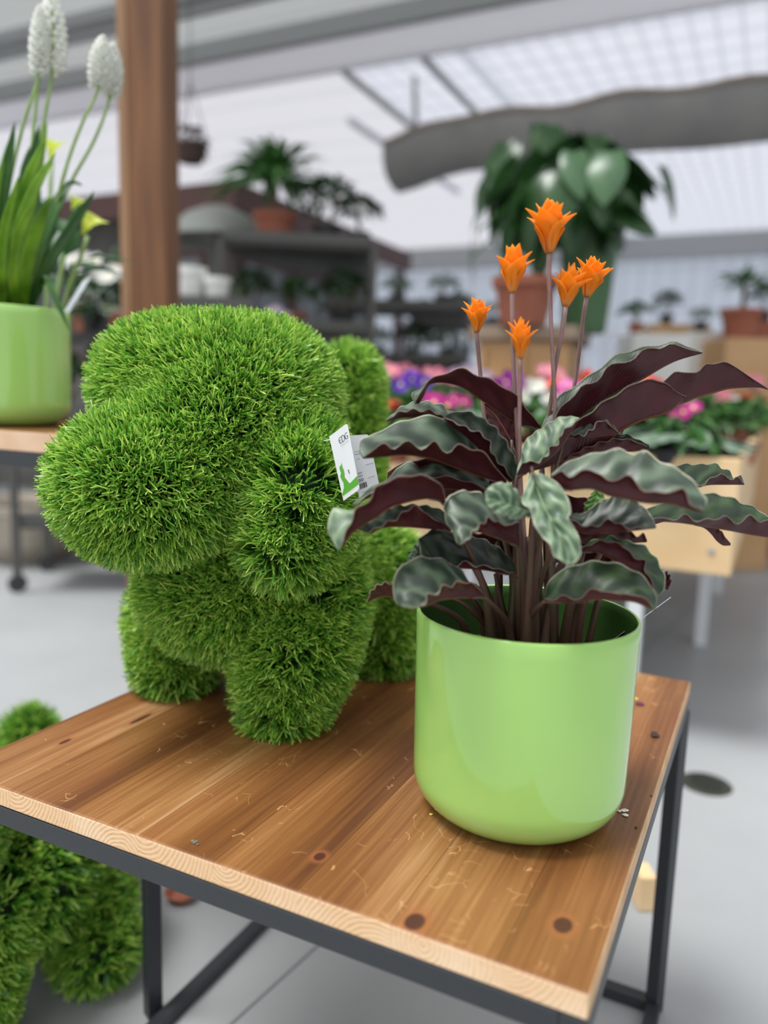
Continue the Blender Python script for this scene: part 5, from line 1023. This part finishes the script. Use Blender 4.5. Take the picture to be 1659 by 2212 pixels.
# lime-yellow trumpet flowers behind it
cal = thing('potted_calla', 'plant with yellow-green trumpet flowers standing behind the white bulbs at the left', 'potted plant', tuple(at(95, 700, 1.52) * [1, 1, 0] + [0, 0, LZ])); simple_pot(cal, M_blk, .05, .09); cb = np.array(cal.location)
M_cal = mat('lime_trumpet', (.62, .70, .10), .45, trans=.4)
def trumpet(px, py, Y, R, tilt, seed):
    e = at(px, py, Y) - cb; st = MB(); st.add(*tube([(0, 0, .05), (e[0] * .4, e[1] * .4, e[2] * .6), e], .004, 7, rows=12)); so_ = st.build('flower_stem', M_bst, smooth=True); so_.parent = cal
    V = []; m = 20
    for i, (r, z) in enumerate([(.12, -1.0), (.25, -.5), (.42, 0), (.75, .42), (1.05, .60)]):
        for j in range(m):
            a = 2 * PI * j / m; lip = (.45 * max(0, math.cos(a)) ** 3) * (i / 4) ** 2; V.append((R * r * math.cos(a) * (1 + lip), R * r * math.sin(a), R * (z + lip * 1.2)))
    mb = MB(); mb.add(V, [[i * m + j, i * m + (j + 1) % m, (i + 1) * m + (j + 1) % m, (i + 1) * m + j] for i in range(4) for j in range(m)]); o = mb.build('flower', M_cal, smooth=True); o.parent = so_; o.location = (e + [0, 0, R]).tolist(); o.rotation_euler = (.3, tilt, seed)
trumpet(112, 345, 1.56, .020, .3, 0); trumpet(190, 510, 1.50, .022, .6, 0); trumpet(163, 455, 1.6, .015, .3, 1.)
mb = MB(); mb.add(*foliage((0, .02, .26), (.07, .07, .14), 34, .11, .020, 31, .4, .8)); o = mb.build('foliage', mat('calla_leaf', (.03, .11, .035), .35, var=((.09, .20, .09), 14), trans=.25)); o.parent = cal
# white label stuck in the soil of the bulbs
def card(name, A, B, wv, m, th=.0006):
    A, B, wv = map(lambda q: np.asarray(q, float), (A, B, wv)); t = (B - A) / np.linalg.norm(B - A); n = np.cross(t, wv); n /= np.linalg.norm(n); V = [A - wv / 2, A + wv / 2, B + wv / 2, B - wv / 2]; V = [v - n * th / 2 for v in V] + [v + n * th / 2 for v in V]
    return V, [[3, 2, 1, 0], [4, 5, 6, 7], [0, 1, 5, 4], [1, 2, 6, 5], [2, 3, 7, 6], [3, 0, 4, 7]]
M_lab = mat('frosted_label', (.62, .66, .70), .25)
mb = MB(); mb.add(*card('l', at(128, 700, Q + .02), at(188, 602, Q + .05), np.array([.016, 0, .010]), M_lab)); o = mb.build('plant_label', M_lab, loc=at(150, 660, Q)); tag(o, 'white plastic plant label sticking out behind the left green pot', 'plant label')
mb = MB(); mb.add(*card('l', at(1300, 1400, PY + .03), at(1449, 1290, PY + .01), np.array([.31, .93, -.27]) * .020 + np.array([.0006, 0, .0006]), M_lab)); o = mb.build('plant_label', mat('clear_label', (.70, .72, .74), .12), loc=at(1340, 1380, PY)); tag(o, 'clear plastic plant label seen edge-on, leaning on the rim of the front green pot', 'plant label')

# ================================================================ HANG TAG ON THE GRASS DOG
M_card = mat('tag_card', (.82, .84, .87), .35); M_ink = mat('black_print', (.02, .02, .02), .6); M_gink = mat('grey_print', (.25, .25, .27), .6); M_grn = mat('green_print', (.10, .42, .03), .5)
hang = thing('hang_tag', 'folded white price tag with black and green print hanging on the grass dog', 'price tag', tuple(at(745, 1000, .80)))
hl = np.array(hang.location)
def quad(c4):
    return [np.array(p) for p in c4]
FQ = quad([at(742, 1082, .802), at(777, 1056, .790), at(750, 914, .790), at(711, 943, .802)])   # BL BR TR TL of the front leaf
BQ = quad([at(777, 1079, .800), at(822, 1060, .812), at(796, 938, .812), at(755, 941, .800)])
def bil(Qd, u, v, off=0.):
    n = np.cross(Qd[1] - Qd[0], Qd[3] - Qd[0]); n /= np.linalg.norm(n); p = Qd[0] * (1 - u) * (1 - v) + Qd[1] * u * (1 - v) + Qd[2] * u * v + Qd[3] * (1 - u) * v
    return p + n * off
def onq(Qd, poly, off, mb, m=0):
    """flat print: a thin raised polygon lying on the card"""
    k = len(poly); V = [bil(Qd, u, v, off) for u, v in poly] + [bil(Qd, u, v, off - .0001) for u, v in poly]
    mb.add(V, [list(range(k)), list(range(2 * k - 1, k - 1, -1))] + [[i, k + i, k + (i + 1) % k, (i + 1) % k] for i in range(k)], m)
def cardq(name, Qd, sgn):
    poly = []; 
    for cx, cy, a0 in ((1 - .12, .05, -90), (1 - .12, .95, 0), (.02, .995, 90), (.02, .005, 180)):
        if a0 in (-90, 0):
            for k in range(5): a = math.radians(a0 + 22.5 * k); poly.append((cx + .12 * math.cos(a), cy + .05 * math.sin(a)))
        else: poly.append((cx - .02, cy + (.005 if a0 == 90 else -.005)))
    mb = MB(); k = len(poly); V = [bil(Qd, u, v, 0) for u, v in poly] + [bil(Qd, u, v, -.0006) for u, v in poly]
    mb.add(V, [list(range(k)), list(range(2 * k - 1, k - 1, -1))] + [[i, k + i, k + (i + 1) % k, (i + 1) % k] for i in range(k)])
    o = mb.build(name, M_card, loc=hl); o.location = (0, 0, 0); o.parent = hang; return o
f_ = cardq('front_card', FQ, 1); b_ = cardq('back_card', BQ, 1)
def stroke(Qd, pts, w, mb, off=.0003):
    pts = [np.array(p, float) for p in pts]
    for a, b in zip(pts, pts[1:]):
        d = (b - a) * [1, 3.3]; d /= np.linalg.norm(d); n = np.array([-d[1], d[0] / 3.3]) * w / 2; e = d * [1, 1 / 3.3] * w * .3
        onq(Qd, [a - n - e, b - n + e, b + n + e, a + n - e], off, mb)
def arc(cx, cy, rx, ry, a0, a1, n=9): return [(cx + rx * math.cos(math.radians(a)), cy + ry * math.sin(math.radians(a))) for a in np.linspace(a0, a1, n)]
ink = MB()
stroke(FQ, arc(.52, .84, .085, .045, 60, 300), .022, ink); stroke(FQ, [(.44, .84), (.54, .84)], .022, ink)      # E (rounded)
stroke(FQ, arc(.655, .84, .085, .045, -90, 90), .022, ink); stroke(FQ, [(.655, .885), (.60, .885), (.60, .795), (.655, .795)], .022, ink)   # D
stroke(FQ, arc(.85, .84, .085, .045, 50, 310), .022, ink); stroke(FQ, [(.90, .80), (.90, .835), (.85, .835)], .022, ink)    # G
o = ink.build('lettering', M_ink, loc=hl); o.location = (0, 0, 0); o.parent = f_
g = MB()
for k in range(9): stroke(FQ, [(.46 + k * .052, .755), (.485 + k * .052, .757)], .014, g)
o = g.build('small_print', M_gink, loc=hl); o.location = (0, 0, 0); o.parent = f_
an = MB(); onq(FQ, [(.02, .075), (1.0, .075), (1.0, .20), (.55, .17), (.50, .19), (.40, .26), (.32, .31), (.36, .36), (.36, .42), (.32, .47), (.34, .53), (.28, .50), (.20, .50), (.17, .46), (.20, .40), (.12, .36), (.16, .30), (.22, .24), (.18, .17), (.02, .10)], .0003, an)
o = an.build('green_figure', M_grn, loc=hl); o.location = (0, 0, 0); o.parent = f_
o = MB(); stroke(FQ, [(.62, .31), (.60, .37)], .03, o); o = o.build('small_mark', M_ink, loc=hl); o.location = (0, 0, 0); o.parent = f_
g = MB()
for v, u0, u1 in ((.74, .12, .42), (.70, .12, .48), (.62, .18, .34), (.50, .55, .92), (.28, .55, .85), (.09, .15, .60)):
    k = 0; u = u0
    while u < u1: stroke(BQ, [(u, v), (u + .035, v)], .022, g); u += .055
o = g.build('small_print', M_gink, loc=hl); o.location = (0, 0, 0); o.parent = b_
g = MB()
for v in (.40, .35):
    for k in range(4): stroke(BQ, [(.10 + k * .06, v - .008), (.12 + k * .06, v + .008)], .02, g)
for cx in (.14, .27): stroke(BQ, arc(cx, .285, .045, .022, 0, 360, 12), .02, g)
for k, (w_) in enumerate((.03, .015, .03, .02, .04, .015, .03, .02)): u = .10 + k * .045; onq(BQ, [(u, .15), (u + w_, .15), (u + w_, .235), (u, .235)], .0003, g)
o = g.build('price_and_barcode', M_ink, loc=hl); o.location = (0, 0, 0); o.parent = b_
st = MB(); st.add(*tube([at(712, 950, .803), at(700, 952, .83), at(705, 940, .87)], .0007, 6, rows=8)); o = st.build('tag_string', M_white, loc=hl); o.location = (0, 0, 0); o.parent = hang

# ================================================================ CRUMBS ON THE TABLE
def crumb(px, py, R, m, label, cat, seed, flat=.5, n=1, z=ZT):
    c = onz(px, py, z); rng = np.random.default_rng(seed); mb = MB()
    for k in range(n):
        v, f = lathe([(.2, -.9), (.85, -.5), (1, 0), (.7, .6), (.2, .95)], (0, 0, 0), 8, True, True); v = v * (1 + rng.normal(size=v.shape) * .18); v[:, 2] = (v[:, 2] + 1) * flat; v = np.maximum(v, [-9, -9, 0]); mb.add(v * R * rng.uniform(.5, 1) + c + np.array([rng.normal() * R * 1.2 * (n > 1), rng.normal() * R * 1.2 * (n > 1), 0.0002]), f)
    tag(mb.build('crumb', m, loc=c), label, cat)
M_pet = mat('wilted_petal', (.10, .008, .06), .5); M_brn = mat('soil_crumb', (.05, .025, .02), .8); M_cr = mat('pale_crumb', (.75, .70, .62), .6)
crumb(1381, 1522, .0065, M_pet, 'wilted dark purple petal on the table right of the pot', 'petal', 1, .25)
crumb(1374, 1512, .0035, mat('yellow_bit', (.75, .62, .12), .5), 'tiny yellow petal bit beside the purple petal', 'petal', 2, .5)
crumb(1421, 1589, .0050, M_brn, 'dark soil crumb near the right edge of the table', 'crumb', 3, .5, 3)
crumb(932, 1761, .0020, mat('yellow_bit', (0, 0, 0)), 'tiny yellow crumb left of the foot of the pot', 'crumb', 4, .5, 2)
crumb(1336, 1750, .0022, M_cr, 'white crumb touching the right foot of the pot', 'crumb', 5, .4, 2)
crumb(1351, 1757, .0030, M_cr, 'flat white crumb a finger right of the pot', 'crumb', 6, .3, 3)
crumb(423, 1822, .0019, mat('grey_lint', (.16, .155, .11), .9), 'grey bit of lint near the front edge of the table', 'lint', 7, .5, 5)
crumb(1374, 1789, .0018, M_brn, 'small brown crumb below the white crumbs', 'crumb', 8, .5, 1)
crumb(1215, 1840, .0015, M_brn, 'tiny brown crumb in front of the pot', 'crumb', 9, .5, 2)
crumb(1408, 1718, .0012, M_brn, 'tiny brown crumb near the right edge of the table', 'crumb', 10, .5, 2)
# wooden foot and small things on the floor seen under the table
c = onz(1386, 1952, 0); mb = MB(); mb.add(*box((0, 0, .035), (.03, .05, .07))); o = bevel(mb.build('wooden_block', M_crate), .004); o.location = tuple(c); tag(o, 'small pale wooden block on the floor, seen below the right table edge', 'block')
c = onz(392, 1940, 0); t = thing('clay_saucer', 'small reddish clay saucer on the floor under the table', 'saucer', tuple(c)); mb = MB(); mb.add(*lathe([(.001, 0), (.02, 0), (.028, .015), (.031, .015), (.029, .018), (.025, .015), (.018, .005), (.001, .005)], (0, 0, 0), 28)); o = mb.build('dish', M_terra); o.parent = t

# prototypes are only patterns: take them out again
for p in (dark, mid, grey):
    for ch in list(p.children): bpy.data.objects.remove(ch)
    bpy.data.objects.remove(p)
